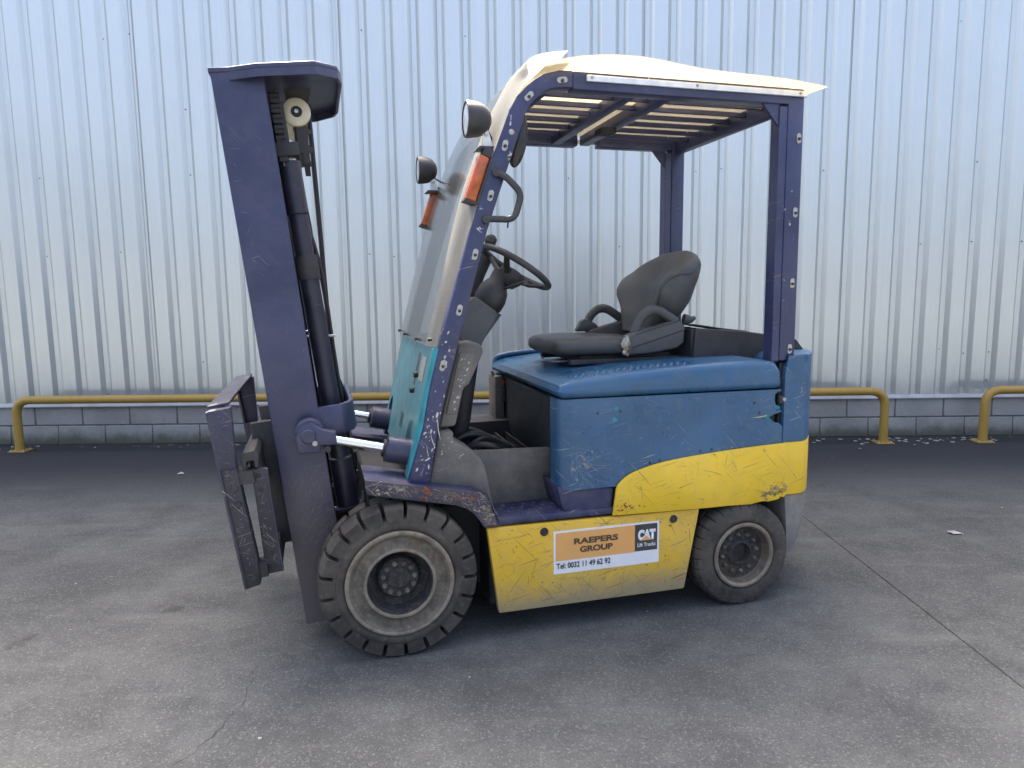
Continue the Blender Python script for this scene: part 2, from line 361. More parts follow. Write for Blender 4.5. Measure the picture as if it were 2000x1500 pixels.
def lathe(bm, prof, seg=48, c=(0, 0, 0), axis='Y', cap=False):
    """prof: list of (radius, offset along the axis)"""
    rings = []
    for r, h in prof:
        ring = []
        for k in range(seg):
            a = 2 * math.pi * k / seg; s, t = r * math.cos(a), r * math.sin(a)
            p = (s, h, t) if axis == 'Y' else ((h, s, t) if axis == 'X' else (s, t, h))
            ring.append(bm.verts.new((c[0] + p[0], c[1] + p[1], c[2] + p[2])))
        rings.append(ring)
    for a, b in zip(rings, rings[1:]):
        for k in range(seg): bm.faces.new((a[k], a[(k + 1) % seg], b[(k + 1) % seg], b[k]))
    if cap: bm.faces.new(rings[0][::-1]); bm.faces.new(rings[-1])
def shell(bm, t):
    """give an open sheet a thickness, with closed edges"""
    bmesh.ops.recalc_face_normals(bm, faces=bm.faces); bm.normal_update()
    old = bm.verts[:]; fs = bm.faces[:]; edges = [e for e in bm.edges if len(e.link_faces) == 1]
    new = {v: bm.verts.new(v.co - v.normal * t) for v in old}
    for f in fs: bm.faces.new([new[v] for v in f.verts][::-1])
    for e in edges:
        a, b = e.verts
        bm.faces.new((a, b, new[b], new[a]))
def one(fn, *a, **k):
    bm = bm_new(); fn(bm, *a, **k); return bm
def smooth_curve(pts, n=6):
    """Catmull-Rom through 2D points"""
    out = []
    for i in range(len(pts) - 1):
        p0 = pts[max(i - 1, 0)]; p1 = pts[i]; p2 = pts[i + 1]; p3 = pts[min(i + 2, len(pts) - 1)]
        for k in range(n):
            t = k / n
            out.append(tuple(0.5 * (2 * p1[j] + (p2[j] - p0[j]) * t + (2 * p0[j] - 5 * p1[j] + 4 * p2[j] - p3[j]) * t * t
                                    + (3 * p1[j] - p0[j] - 3 * p2[j] + p3[j]) * t ** 3) for j in range(len(p1))))
    out.append(tuple(pts[-1])); return out

# ------------------------------------------------------------------ ground
WALL_Y = 6.415
def build_ground():
    bm = bm_new(); jx = 1.714
    xs = [(-400, 0), (jx - 0.003, 0), (jx - 0.002, -0.006), (jx + 0.002, -0.006), (jx + 0.003, 0.0), (400, 0)]
    ys = [-400, 0, 2, 4, 6, WALL_Y + 0.3, 400]
    g = [[bm.verts.new((x, y, z)) for x, z in xs] for y in ys]
    for i in range(len(ys) - 1):
        for j in range(len(xs) - 1): bm.faces.new((g[i][j], g[i][j + 1], g[i + 1][j + 1], g[i + 1][j]))
    o = link('ground', bm, M['ground'], smooth=False); tag(o, kind='structure')
    # hairline crack near the camera, a ragged ribbon laid in the surface
    bm = bm_new(); pts = []; rnd = random.Random(3)
    for i in range(34):
        t = i / 33; y = 2.45 - t * 0.75
        pts.append((-0.985 + 0.04 * math.sin(t * 5) + rnd.uniform(-0.014, 0.014), y, 0.0015 + rnd.uniform(0.001, 0.004) * 0, 0.0006 + 0.0016 * rnd.random() * (0.4 + t)))
    L = [bm.verts.new((x - w, y, z)) for x, y, z, w in pts]; Rr = [bm.verts.new((x + w, y, z)) for x, y, z, w in pts]
    for i in range(len(pts) - 1): bm.faces.new((L[i], Rr[i], Rr[i + 1], L[i + 1]))
    c = link('crack', bm, M['crack'], o, smooth=False)
    return o
ground = build_ground()

# ------------------------------------------------------------------ clad wall of the hall
PER, WX0 = 0.22587, -4.2317
GD, SL, TR = 0.032, 0.033, 0.042          # groove depth, slope run, groove floor
WALL_H = 7.15
def build_wall():
    w = tag(empty('warehouse_wall', (0, WALL_Y, 0)), 'pale blue-grey ribbed metal wall on a low course of concrete blocks', 'wall')
    crest = PER - 2 * SL - TR
    # one sheet = four ribs, shared mesh
    bm = bm_new(); prof = []
    x = 0.0
    for k in range(4):
        g0 = x
        prof += [(g0, GD), (g0 + TR, GD), (g0 + TR + SL, 0.0)]
        c0 = g0 + TR + SL
        for q in (0.33, 0.66):               # shallow stiffening beads pressed into the flat
            prof += [(c0 + crest * q - 0.004, 0.0), (c0 + crest * q, 0.0005), (c0 + crest * q + 0.004, 0.0)]
        prof += [(c0 + crest, 0.0)]
        x += PER
    prof += [(x, GD), (x + 0.02, GD - 0.0015)]
    prof[0] = (prof[0][0], GD)
    zs = [0.392, 2.0, 4.0, 5.6, WALL_H]
    g = [[bm.verts.new((px, py, z)) for px, py in prof] for z in zs]
    for i in range(len(zs) - 1):
        for j in range(len(prof) - 1): bm.faces.new((g[i][j], g[i][j + 1], g[i + 1][j + 1], g[i + 1][j]))
    first = link('cladding_sheet', bm, M['cladding'], w, smooth=False)
    # groove floor of rib 0 ends SL/2 left of the dark slope measured at WX0
    x_start = WX0 - SL / 2 - TR - 4 * PER * 5
    first.location = (x_start, 0, 0)
    n_sheet = 21
    for i in range(1, n_sheet):
        copy(first, w, (x_start + i * 4 * PER, -0.003 * (i % 2), 0))
    x_end = x_start + n_sheet * 4 * PER
    # screws in the groove floors, on the rows of the rails behind
    s = bm_new(); lathe(s, [(0.0001, -0.006), (0.004, -0.0055), (0.0045, -0.002), (0.006, 0.0)], 8)
    proto = None; rnd = random.Random(11)
    for zrow in (0.47, 0.80, 1.75, 2.42, 3.05, 3.60):
        for k in range(20, 62):
            if rnd.random() < 0.84: continue
            px = x_start + k * PER + TR * 0.35 + rnd.uniform(-0.004, 0.004); pz = zrow + rnd.uniform(-0.05, 0.05)
            if proto is None:
                proto = link('screw', s, M['dark_dusty'], w); o = proto
            else: o = copy(proto, w)
            o.location = (px, GD - 0.002, pz)
    # drip flashing
    bm = bm_new()
    prism_pts = [(-0.022, 0.360), (-0.022, 0.366), (-0.004, 0.394), (0.06, 0.400), (0.06, 0.360)]
    a = [bm.verts.new((x_start, y, z)) for y, z in prism_pts]; b = [bm.verts.new((x_end, y, z)) for y, z in prism_pts]
    bm.faces.new(a); bm.faces.new(b[::-1])
    for i in range(5): bm.faces.new((a[i], a[(i + 1) % 5], b[(i + 1) % 5], b[i]))
    link('drip_flashing', bm, M['flashing'], w, smooth=False)
    # two courses of concrete blocks
    BL, J = 0.4438, 0.010
    protos = []
    for i in range(3):
        bm = one(box, 0, BL - J, 0, 0.14, 0, 0.172)
        b = link('concrete_block', bm, M['block'][i], w, bevel=0.005, seg=1); protos.append(b)
    used = set(); rnd = random.Random(5)
    for row, z, xr in ((0, 0.004, -4.313), (1, 0.188, -4.516)):
        for k in range(-8, 30):
            i = rnd.randrange(3)
            if i not in used: o = protos[i]; used.add(i)
            else: o = copy(protos[i], w)
            o.location = (xr + k * BL + J / 2, 0.002 + rnd.uniform(0, 0.005), z)
    link('mortar_bed', one(box, x_start, x_end, 0.012, 0.13, -0.05, 0.37), M['mortar'], w, smooth=False)
    # the hall behind the sheets
    link('hall_body', one(box, x_start, x_end, 0.15, 14, -0.05, WALL_H - 0.02), M['flashing'], w, smooth=False)
    link('eaves_trim', one(box, x_start, x_end, -0.03, 0.2, WALL_H + 0.002, WALL_H + 0.10), M['flashing'], w, smooth=False)
    return w
build_wall()

# ------------------------------------------------------------------ yellow pipe guards along the wall
def guard(x0, x1, label):
    g = tag(empty('pipe_guard_rail', ((x0 + x1) / 2, 6.15, 0)), label, 'guard rail', 'yellow pipe guards along the wall')
    cx = (x0 + x1) / 2; hx = (x1 - x0) / 2
    bm = bm_new()
    tube(bm, arc_path([(-hx, 0, 0.008), (-hx, 0, 0.465), (hx, 0, 0.465), (hx, 0, 0.008)], 0.14, 9), 0.0365, 20)
    link('pipe', bm, M['guard_yellow'], g)
    for s in (-1, 1):
        p = link('base_plate', one(box, s * hx - 0.075, s * hx + 0.075, -0.06, 0.07, 0.001, 0.011), M['guard_yellow'], g, bevel=0.002, seg=1)
        for bx_, by_ in ((-0.055, -0.04), (0.055, -0.04), (-0.055, 0.05), (0.055, 0.05)):
            link('anchor_bolt', one(lathe, [(0.0001, 0.022), (0.008, 0.022), (0.009, 0.011)], 8, (s * hx + bx_, by_, 0), 'Z'), M['zinc'], p)
    return g
guard(-4.49, 3.235, 'long yellow pipe guard rail running behind the forklift')
guard(4.115, 9.4, 'yellow pipe guard rail at the right edge of the photo')

# ------------------------------------------------------------------ litter on the ground
def build_litter():
    rnd = random.Random(21)
    bm = bm_new(); bm2 = bm_new()
    def bit(b, x, y, s, z=0.003):
        n = rnd.randint(4, 6); a0 = rnd.random() * 6.28
        vs_ = []
        for k in range(n):
            a = a0 + 6.283 * k / n; r = s * rnd.uniform(0.5, 1.1)
            vs_.append((x + r * math.cos(a) * 1.3, y + r * math.sin(a), z + rnd.uniform(0.0, s * 0.25)))
        top = [b.verts.new(v) for v in vs_]; bot = [b.verts.new((v[0], v[1], 0.0008)) for v in vs_]
        b.faces.new(top)
        for k in range(n): b.faces.new((top[k], bot[k], bot[(k + 1) % n], top[(k + 1) % n]))
    for _ in range(150):
        x = rnd.uniform(-5.2, 6); y = 6.36 - abs(rnd.gauss(0, 0.11)); bit(rnd.choice((bm, bm2, bm2)), x, y, rnd.uniform(0.005, 0.018))
    for _ in range(40): bit(bm, rnd.uniform(2.6, 4.3), 6.34 - abs(rnd.gauss(0, 0.12)), rnd.uniform(0.008, 0.026))
    for _ in range(50):
        bit(rnd.choice((bm, bm2)), rnd.uniform(-4.5, 5), rnd.uniform(1.4, 6), rnd.uniform(0.002, 0.006))
    o = link('pale_litter', bm, M['paper'], smooth=False); tag(o, 'pale crumbs and scraps scattered along the foot of the wall', 'litter', kind='stuff')
    o = link('brown_litter', bm2, M['leaf_litter'], smooth=False); tag(o, 'brown leaf crumbs scattered along the foot of the wall', 'litter', kind='stuff')
    for (x, y, s, lab) in ((2.42, 3.79, 0.030, 'crumpled white paper scrap on the asphalt right of the forklift'),
                           (-2.62, 5.28, 0.026, 'pale scrap on the asphalt left of the fork carriage')):
        b = bm_new(); ring = []
        for k in range(9):
            a = 6.283 * k / 9; r = s * rnd.uniform(0.55, 1.1)
            ring.append(b.verts.new((r * 1.5 * math.cos(a), r * 0.8 * math.sin(a), rnd.uniform(0.001, 0.012))))
        c = b.verts.new((0, 0, 0.018)); c2 = b.verts.new((0, 0, 0.001))
        for k in range(9): b.faces.new((ring[k], ring[(k + 1) % 9], c)); b.faces.new((ring[(k + 1) % 9], ring[k], c2))
        p = link('paper_scrap', b, M['paper'], smooth=False); p.location = (x, y, 0.001); tag(p, lab, 'paper')
build_litter()

# ================================================================== forklift
FL = tag(empty('forklift', (-0.4419, 2.4725, 0), 0.28037), 'worn blue and yellow electric forklift with an indigo mast and no forks', 'forklift')
YC = 0.58                                   # centre plane of the truck (local y)
def mir(y): return 2 * YC - y
def part(name, bm, mat, **k): return link(name, bm, M[mat] if isinstance(mat, str) else mat, FL, **k)
def sub(parent, name, bm, mat, **k): return link(name, bm, M[mat] if isinstance(mat, str) else mat, parent, **k)
def mx(z): return -0.350 - 0.11 * (z - 0.08)        # front edge line of the tilted mast
def mbox(bm, u0, u1, y0, y1, z0, z1):
    hexa(bm, [(mx(z0) + u0, y0, z0 + 0.11 * u0), (mx(z0) + u1, y0, z0 + 0.11 * u1), (mx(z0) + u1, y1, z0 + 0.11 * u1), (mx(z0) + u0, y1, z0 + 0.11 * u0),
              (mx(z1) + u0, y0, z1 + 0.11 * u0), (mx(z1) + u1, y0, z1 + 0.11 * u1), (mx(z1) + u1, y1, z1 + 0.11 * u1), (mx(z1) + u0, y1, z1 + 0.11 * u0)])
def mp(u, y, z): return (mx(z) + u, y, z + 0.11 * u)
def yr(side, a, b):
    """y range on the near (0) or the mirrored far (1) side"""
    return (a, b) if side == 0 else (mir(b), mir(a))

# ---- wheels
def wheel(name, cx, y_out, r, width, r_bead, r_lip, n_lug, front, side):
    cz = r - 0.005
    sgn = 1 if side == 0 else -1
    def P(y): return y_out + sgn * y
    def prof(lst): return [(rr, P(y)) for rr, y in lst]
    c = (cx, 0, cz)
    bm = bm_new()
    if front:
        lathe(bm, prof([(r_bead, 0.012), (r_bead - 0.004, 0.003), (r_bead - 0.014, 0.001), (r_bead - 0.022, 0.006), (r_bead - 0.026, 0.013),
                        (r_bead - 0.045, 0.016), (r_lip + 0.014, 0.012), (r_lip + 0.006, 0.004)]), 72, c)
    else:
        lathe(bm, prof([(r_bead, 0.014), (r_bead, 0.004), (r_bead - 0.004, -0.002), (r_bead - 0.010, 0.000), (r_bead - 0.014, 0.012),
                        (r_bead - 0.020, 0.030), (r_lip + 0.004, 0.042), (r_lip, 0.046)]), 72, c)
    rim = part(name, bm, 'rim')
    ro = r_bead + (0.003 if front else 0.001)
    sub(rim, 'bead_ring', one(lathe, prof([(ro, 0.012), (ro, 0.002), (ro - 0.006, -0.002), (ro - 0.013, -0.001), (ro - 0.018, 0.005)]), 72, c), 'rim_lip')
    bm = bm_new()
    if front:
        lathe(bm, prof([(r_lip + 0.007, 0.004), (r_lip + 0.003, -0.001), (r_lip - 0.003, 0.000), (r_lip - 0.006, 0.008)]), 72, c)
        sub(rim, 'rim_lip', bm, 'rim_lip')
        bm = bm_new()
        lathe(bm, prof([(r_lip - 0.006, 0.008), (r_lip - 0.010, 0.05), (r_lip - 0.014, 0.085), (0.085, 0.100), (0.080, 0.092), (0.079, 0.070), (0.074, 0.064), (0.045, 0.062),
                        (0.040, 0.057), (0.0005, 0.056)]), 56, c)
        hub = sub(rim, 'hub', bm, 'hub'); bolt_r, bolt_y, nb, br = 0.060, 0.062, 11, 0.0095
    else:
        lathe(bm, prof([(r_lip, 0.046), (0.112, 0.048), (0.062, 0.044), (0.058, 0.036), (0.052, 0.030), (0.046, 0.028), (0.043, 0.060), (0.0005, 0.062)]), 56, c)
        hub = sub(rim, 'hub', bm, 'hub'); bolt_r, bolt_y, nb, br = 0.084, 0.045, 12, 0.0085
    for k in range(nb):
        a = 2 * math.pi * (k + 0.2) / nb
        bm = bm_new(); q = (cx + bolt_r * math.cos(a), P(bolt_y), cz + bolt_r * math.sin(a))
        lathe(bm, [(0.0004, -sgn * 0.016), (br * 0.55, -sgn * 0.016), (br * 0.6, -sgn * 0.010), (br, -sgn * 0.009), (br * 1.05, 0)], 6, q)
        sub(rim, 'wheel_nut', bm, 'rim' if k % 3 else 'rim_lip', smooth=False)
    bm = bm_new()
    rs = r - (0.048 if front else 0.014)
    lathe(bm, prof([(r_bead - 0.002, 0.030), (r_bead + 0.002, 0.013), (r_bead + 0.010, 0.004), (r_bead + 0.022, 0.000), (r_bead + 0.034, 0.004),
                    (rs - 0.020, 0.003), (rs - 0.006, 0.010), (rs, 0.020), (rs, width - 0.02), (rs - 0.02, width), (r_bead, width), (r_bead - 0.06, width)]), 80, c)
    tyre = sub(rim, 'tyre', bm, 'rubber')
    bm = bm_new()                           # tread lugs on both shoulders
    for half in (0, 1):
        for k in range(n_lug):
            a0 = 2 * math.pi * (k + 0.5 * half) / n_lug; da = 2 * math.pi / n_lug
            fr = 0.83 if front else 0.93
            ya, yb = (0.004, width * 0.46) if half == 0 else (width * 0.54, width - 0.004)
            cols = []
            nseg = 3
            for j in range(nseg + 1):
                a = a0 + da * fr * j / nseg
                jit = 0.0
                pts = [(rs - 0.014, ya + 0.001), (r - 0.014, ya + 0.004), (r - 0.003, ya + 0.018), (r, ya + 0.034), (r, yb), (rs - 0.005, yb)] if half == 0 else \
                      [(rs - 0.005, ya), (r, ya), (r, yb - 0.034), (r - 0.003, yb - 0.018), (r - 0.014, yb - 0.004), (rs - 0.014, yb)]
                cols.append([bm.verts.new((cx + rr * math.cos(a), P(y), cz + rr * math.sin(a))) for rr, y in pts])
            for A, B in zip(cols, cols[1:]):
                for i in range(5): bm.faces.new((A[i], A[i + 1], B[i + 1], B[i]))
            bm.faces.new(cols[0]); bm.faces.new(cols[-1][::-1])
    sub(rim, 'tread', bm, 'rubber', bevel=0.0025, seg=1, angle=50)
    # inner disc closing the wheel
    bm = bm_new(); lathe(bm, prof([(r_bead - 0.01, width * 0.9), (0.001, width * 0.9)]), 32, c)
    sub(rim, 'inner_disc', bm, 'dark')
    return rim
wheel('front_wheel', 0, 0.012, 0.2975, 0.20, 0.200, 0.128, 21, True, 0)
wheel('front_wheel', 0, mir(0.012), 0.2975, 0.20, 0.200, 0.128, 21, True, 1)
wheel('rear_wheel', 1.476, 0.034, 0.230, 0.17, 0.143, 0.118, 30, False, 0)
wheel('rear_wheel', 1.476, mir(0.034), 0.230, 0.17, 0.143, 0.118, 30, False, 1)

# ---- chassis and lower body
bm = bm_new()
box(bm, -0.06, 1.70, 0.27, mir(0.27), 0.14, 0.50); box(bm, 0.36, 1.24, 0.10, mir(0.10), 0.12, 0.44)
box(bm, -0.10, 0.14, 0.27, mir(0.27), 0.30, 0.62); box(bm, 1.24, 1.66, 0.24, mir(0.24), 0.44, 0.57)
part('chassis', bm, 'dark', bevel=0.01, seg=1)
part('front_axle', one(tube, [(0, 0.18, 0.2925), (0, mir(0.18), 0.2925)], 0.07, 20), 'dark')
part('rear_axle', one(tube, [(1.476, 0.18, 0.225), (1.476, mir(0.18), 0.225)], 0.05, 16), 'dark')
YLOW = [(0.343, 0.457), (1.264, 0.449), (1.199, 0.104), (0.385, 0.105)]
for s in (0, 1):
    y0, y1 = yr(s, 0.052, 0.085)
    p = part('lower_side_panel', one(prism, YLOW, y0, y1), 'yellow_low', bevel=0.006)
    for hx, hz in ((0.574, 0.420), (1.142, 0.416)):
        yy = 0.0512 if s == 0 else mir(0.0512)
        d = -1 if s == 0 else 1
        bm = bm_new(); lathe(bm, [(0.0175, yy), (0.0165, yy + d * 0.003), (0.0135, yy + d * 0.003), (0.012, yy - d * 0.0), (0.0002, yy + d * 0.0005)], 20, (hx, 0, hz))
        sub(p, 'plug', bm, 'dark_dusty')
# step well
bm = bm_new()
box(bm, 0.385, 0.875, 0.055, 0.26, 0.462, 0.492)
part('step', bm, 'step', bevel=0.007)
bm = bm_new()
for i in range(9):
    for j in range(4):
        x = 0.43 + i * 0.045 + (0.02 if j % 2 else 0); y = 0.095 + j * 0.042
        lathe(bm, [(0.012, 0.4915), (0.010, 0.4945), (0.004, 0.496), (0.0003, 0.496)], 10, (x, y, 0), 'Z')
tag(part('step_studs', bm, 'step'), kind='stuff')
part('step_riser', one(prism, [(0.355, 0.475), (0.70, 0.475), (0.70, 0.712), (0.325, 0.722), (0.335, 0.60)], 0.250, 0.275), 'dusty_grey', bevel=0.006)
part('step_skirt', one(prism, [(0.630, 0.600), (0.660, 0.590), (0.878, 0.572), (0.864, 0.458), (0.700, 0.462), (0.655, 0.500)], 0.062, 0.30), 'step', bevel=0.012)
# kick panel beside the front pillar
KICK = [(0.125, 0.64), (0.150, 0.735), (0.169, 0.840), (0.228, 0.840), (0.229, 0.802), (0.299, 0.757), (0.330, 0.727), (0.350, 0.692), (0.362, 0.640), (0.372, 0.575), (0.384, 0.520), (0.410, 0.480), (0.385, 0.470), (0.36, 0.53), (0.345, 0.575), (0.297, 0.605)]
part('kick_panel', one(prism, KICK, 0.098, 0.262), 'dusty_grey', bevel=0.016, seg=3)
part('kick_panel', one(prism, KICK, mir(0.262), mir(0.098)), 'dusty_grey', bevel=0.012)
# open footwell: floor tray, far side wall, hoses and cables
bm = bm_new(); box(bm, 0.14, 0.70, 0.27, mir(0.27), 0.56, 0.60); box(bm, 0.10, 0.16, 0.27, mir(0.27), 0.60, 0.80)
part('footwell_floor', bm, 'dark')
bm = bm_new(); box(bm, 0.20, 0.72, mir(0.27), mir(0.05), 0.46, 0.722)
part('far_step_wall', bm, 'dark_dusty', bevel=0.01)
rnd = random.Random(9)
for k in range(6):
    x0 = 0.22 + rnd.random() * 0.05; y0 = 0.34 + k * 0.07; xe = 0.52 + rnd.random() * 0.12
    pth = smooth_curve([(x0, y0, 0.63), (x0 + 0.09, y0 + rnd.uniform(-.05, .05), 0.70 + rnd.random() * 0.03), (x0 + 0.2, y0 + rnd.uniform(-.06, .06), 0.715 + rnd.random() * 0.02), (xe, y0 + rnd.uniform(-.08, .08), 0.64)], 5)
    part('hose', one(tube, pth, 0.013 + 0.006 * rnd.random(), 10), 'hose')
for k in range(4):
    part('floor_rib', one(box, 0.47 + k * 0.055, 0.478 + k * 0.055, 0.30, 0.88, 0.60, 0.665), 'dark_dusty')
part('pump_motor', one(lathe, [(0.001, 0.40), (0.055, 0.40), (0.06, 0.42), (0.06, 0.60), (0.001, 0.60)], 24, (0.29, 0, 0.655)), 'dark_dusty')
part('pedal', one(prism, [(0.235, 0.73), (0.275, 0.80), (0.285, 0.795), (0.245, 0.725)], 0.66, 0.74), 'black_plastic', bevel=0.003)
# front fenders
FEND = [(-0.115, 0.694), (0.297, 0.615), (0.332, 0.598), (0.350, 0.572), (0.362, 0.529), (0.386, 0.469), (0.326, 0.469), (0.306, 0.502), (0.284, 0.531), (0.255, 0.552), (0.217, 0.567), (-0.092, 0.632), (-0.107, 0.638), (-0.114, 0.656)]
for s in (0, 1):
    y0, y1 = yr(s, 0.030, 0.046)
    f = part('front_fender', one(prism, FEND, y0, y1), 'indigo_battered', bevel=0.004)
    TOPF = [(-0.115, 0.694), (0.297, 0.615), (0.332, 0.598), (0.350, 0.572), (0.362, 0.529), (0.386, 0.469), (0.378, 0.466), (0.353, 0.528), (0.341, 0.569), (0.326, 0.590), (0.295, 0.607), (-0.115, 0.686)]
    y0, y1 = yr(s, 0.046, 0.275)
    sub(f, 'fender_top', one(prism, TOPF, y0, y1), 'step')
    yb = 0.0295 if s == 0 else mir(0.0295)
    sub(f, 'bolt', one(lathe, [(0.0002, yb), (0.006, yb), (0.0085, yb + (0.004 if s == 0 else -0.004))], 10, (-0.062, 0, 0.655)), 'dark')

# ---- battery hood body, side panels, lid
bm = bm_new(); box(bm, 0.665, 1.655, 0.085, mir(0.085), 0.45, 0.935)
part('battery_box', bm, 'hood_face', bevel=0.01, seg=1)
SIDE = [(0.645, 0.944), (1.640, 0.939), (1.646, 0.932), (1.612, 0.926), (1.606, 0.888), (1.614, 0.862), (1.624, 0.846), (1.640, 0.851), (1.649, 0.842), (1.618, 0.834),
        (1.575, 0.833), (1.536, 0.828), (1.493, 0.824), (1.538, 0.820), (1.578, 0.812), (1.596, 0.799), (1.634, 0.793), (1.655, 0.778), (1.660, 0.76), (1.668, 0.58), (0.652, 0.578), (0.640, 0.60), (0.636, 0.70)]
def corner_wrap(bm, x, z0, z1, side):
    """rounded front edge of the side panel turning into the hood front"""
    prof = []
    for k in range(7):
        a = math.pi / 2 * k / 6
        prof.append((x + 0.055 - 0.055 * math.sin(a), 0.052 + 0.055 - 0.055 * math.cos(a)))
    inner = [(px + 0.012, py + 0.012) for px, py in prof][::-1]
    pts = prof + [(x, 0.155), (x + 0.012, 0.155)] + inner
    if side: pts = [(px, mir(py)) for px, py in pts][::-1]
    prism_z(bm, pts, z0, z1)
for s in (0, 1):
    y0, y1 = yr(s, 0.052, 0.066)
    SP = [(max(0.690, x) if x < 0.69 else x, z) for x, z in SIDE] if s == 0 else [(0.69, 0.944), (1.64, 0.939), (1.668, 0.58), (0.69, 0.578)]
    SP = [p for i, p in enumerate(SP) if i == 0 or (abs(p[0] - SP[i - 1][0]) + abs(p[1] - SP[i - 1][1])) > 1e-4]
    p = part('hood_side_panel', one(prism, SP, y0, y1), 'blue', bevel=0)
    bm = bm_new(); corner_wrap(bm, 0.636, 0.579, 0.943, s)
    sub(p, 'corner_post', bm, 'blue_scuffed')
    if s == 0:
        sub(p, 'torn_lining', one(prism, [(1.585, 0.936), (1.640, 0.933), (1.640, 0.928), (1.624, 0.915), (1.622, 0.89), (1.630, 0.868), (1.652, 0.862), (1.650, 0.836), (1.620, 0.828), (1.596, 0.817), (1.615, 0.80), (1.640, 0.788), (1.655, 0.77), (1.50, 0.77), (1.50, 0.9)], 0.0675, 0.072), 'teal_fresh')
        sub(p, 'hinge', one(box, 1.636, 1.676, 0.050, 0.075, 0.877, 0.911), 'dark_dusty', bevel=0.004)
        sub(p, 'hinge', one(lathe, [(0.0003, 0.046), (0.008, 0.046), (0.010, 0.051)], 6, (1.657, 0, 0.894)), 'zinc')
        sub(p, 'tear_edge', one(prism, [(1.493, 0.8225), (1.540, 0.8268), (1.575, 0.8315), (1.576, 0.8275), (1.540, 0.8215)], 0.0505, 0.062), 'foam')
        for sx, sz in ((0.898, 0.884), (0.80, 0.883), (1.513, 0.886), (1.537, 0.843), (1.261, 0.698), (1.313, 0.701), (1.030, 0.665), (1.075, 0.672)):
            sub(p, 'screw', one(lathe, [(0.0003, 0.0495), (0.004, 0.0495), (0.0065, 0.0525)], 10, (sx, 0, sz)), 'dark_dusty')
        for (cx_, cz_, r_) in ((0.880, 0.897, 0.012), (0.874, 0.852, 0.013)):
            pts = [(cx_ + r_ * (0.6 + 0.5 * random.random()) * math.cos(a * 1.047), cz_ + r_ * (0.6 + 0.5 * random.random()) * math.sin(a * 1.047)) for a in range(6)]
            sub(p, 'paint_chip', one(prism, pts, 0.0514, 0.0525), 'teal_fresh', smooth=False)
# swept yellow flank below the blue panel
FL_TOP = smooth_curve([(0.877, 0.568), (0.884, 0.585), (0.905, 0.606), (0.940, 0.628), (1.000, 0.648), (1.077, 0.664), (1.180, 0.677), (1.289, 0.686), (1.45, 0.697), (1.669, 0.706)], 5)
FLANK = FL_TOP + [(1.684, 0.60), (1.688, 0.520), (1.680, 0.478), (1.664, 0.462), (1.652, 0.470), (1.640, 0.458), (1.590, 0.452), (1.560, 0.456), (1.50, 0.448), (1.40, 0.451), (1.259, 0.452), (1.00, 0.457), (0.862, 0.460)]
def flank(bm, s):
    y0, y1 = yr(s, 0.038, 0.0515)
    prism(bm, FLANK, y0, y1)
part('flank_panel', one(flank, 0), 'yellow', bevel=0.005)
part('flank_panel', one(flank, 1), 'yellow', bevel=0.005)
# hood lid
LID = [(0.640, 0.9465), (0.630, 0.975), (0.640, 1.000), (0.690, 1.018), (0.826, 1.034), (0.98, 1.047), (1.139, 1.057), (1.35, 1.064), (1.560, 1.067), (1.610, 1.055), (1.635, 1.02), (1.645, 0.9425)]
lid = part('hood_lid', one(prism, LID, 0.040, mir(0.040)), 'blue', bevel=0.034, seg=5, angle=50)
bm = bm_new()
def lid_z(x):
    for (a, za), (b, zb) in zip(LID[2:], LID[3:]):
        if a <= x <= b: return za + (zb - za) * (x - a) / (b - a)
    return 1.05
for i in range(17):
    for j in range(3):
        x = 0.715 + i * 0.030 + (0.015 if j == 1 else 0); y = 0.086 + j * 0.026
        z = lid_z(x)
        lathe(bm, [(0.0095, z - 0.002), (0.0085, z + 0.003), (0.005, z + 0.0062), (0.0003, z + 0.007)], 8, (x, y, 0), 'Z')
tag(sub(lid, 'grip_studs', bm, 'blue'), kind='stuff')
# far front corner with the lid lip and the latch strut
sub(lid, 'lid_lip', one(tube, smooth_curve([(0.648, mir(0.06), 0.955), (0.652, mir(0.055), 1.005), (0.675, mir(0.055), 1.027), (0.78, mir(0.055), 1.042), (0.95, mir(0.055), 1.05)], 4), 0.016, 10), 'blue')
part('hood_strut', one(tube, [(0.655, 1.00, 0.99), (0.650, 0.98, 0.88), (0.655, 0.97, 0.80)], [0.012, 0.012, 0.014], 10), 'dark_dusty')
bm = bm_new()
for k in range(7): lathe(bm, [(0.013, 0.805 + k * 0.012), (0.0165, 0.808 + k * 0.012), (0.0165, 0.813 + k * 0.012), (0.013, 0.816 + k * 0.012)], 14, (0.655, 0.97, 0), 'Z')
part('strut_boot', bm, 'dash')
part('strut_collar', one(tube, [(0.655, 0.97, 0.895), (0.655, 0.97, 0.915)], 0.0135, 12), 'red')
part('latch_bracket', one(prism, [(0.605, 0.96), (0.613, 0.96), (0.650, 0.86), (0.650, 0.80), (0.640, 0.80)], 1.00, 1.03), 'dusty_grey')
part('hood_side_far_front', one(box, 0.610, 0.66, mir(0.20), mir(0.06), 0.70, 0.94), 'dusty_grey', bevel=0.01)

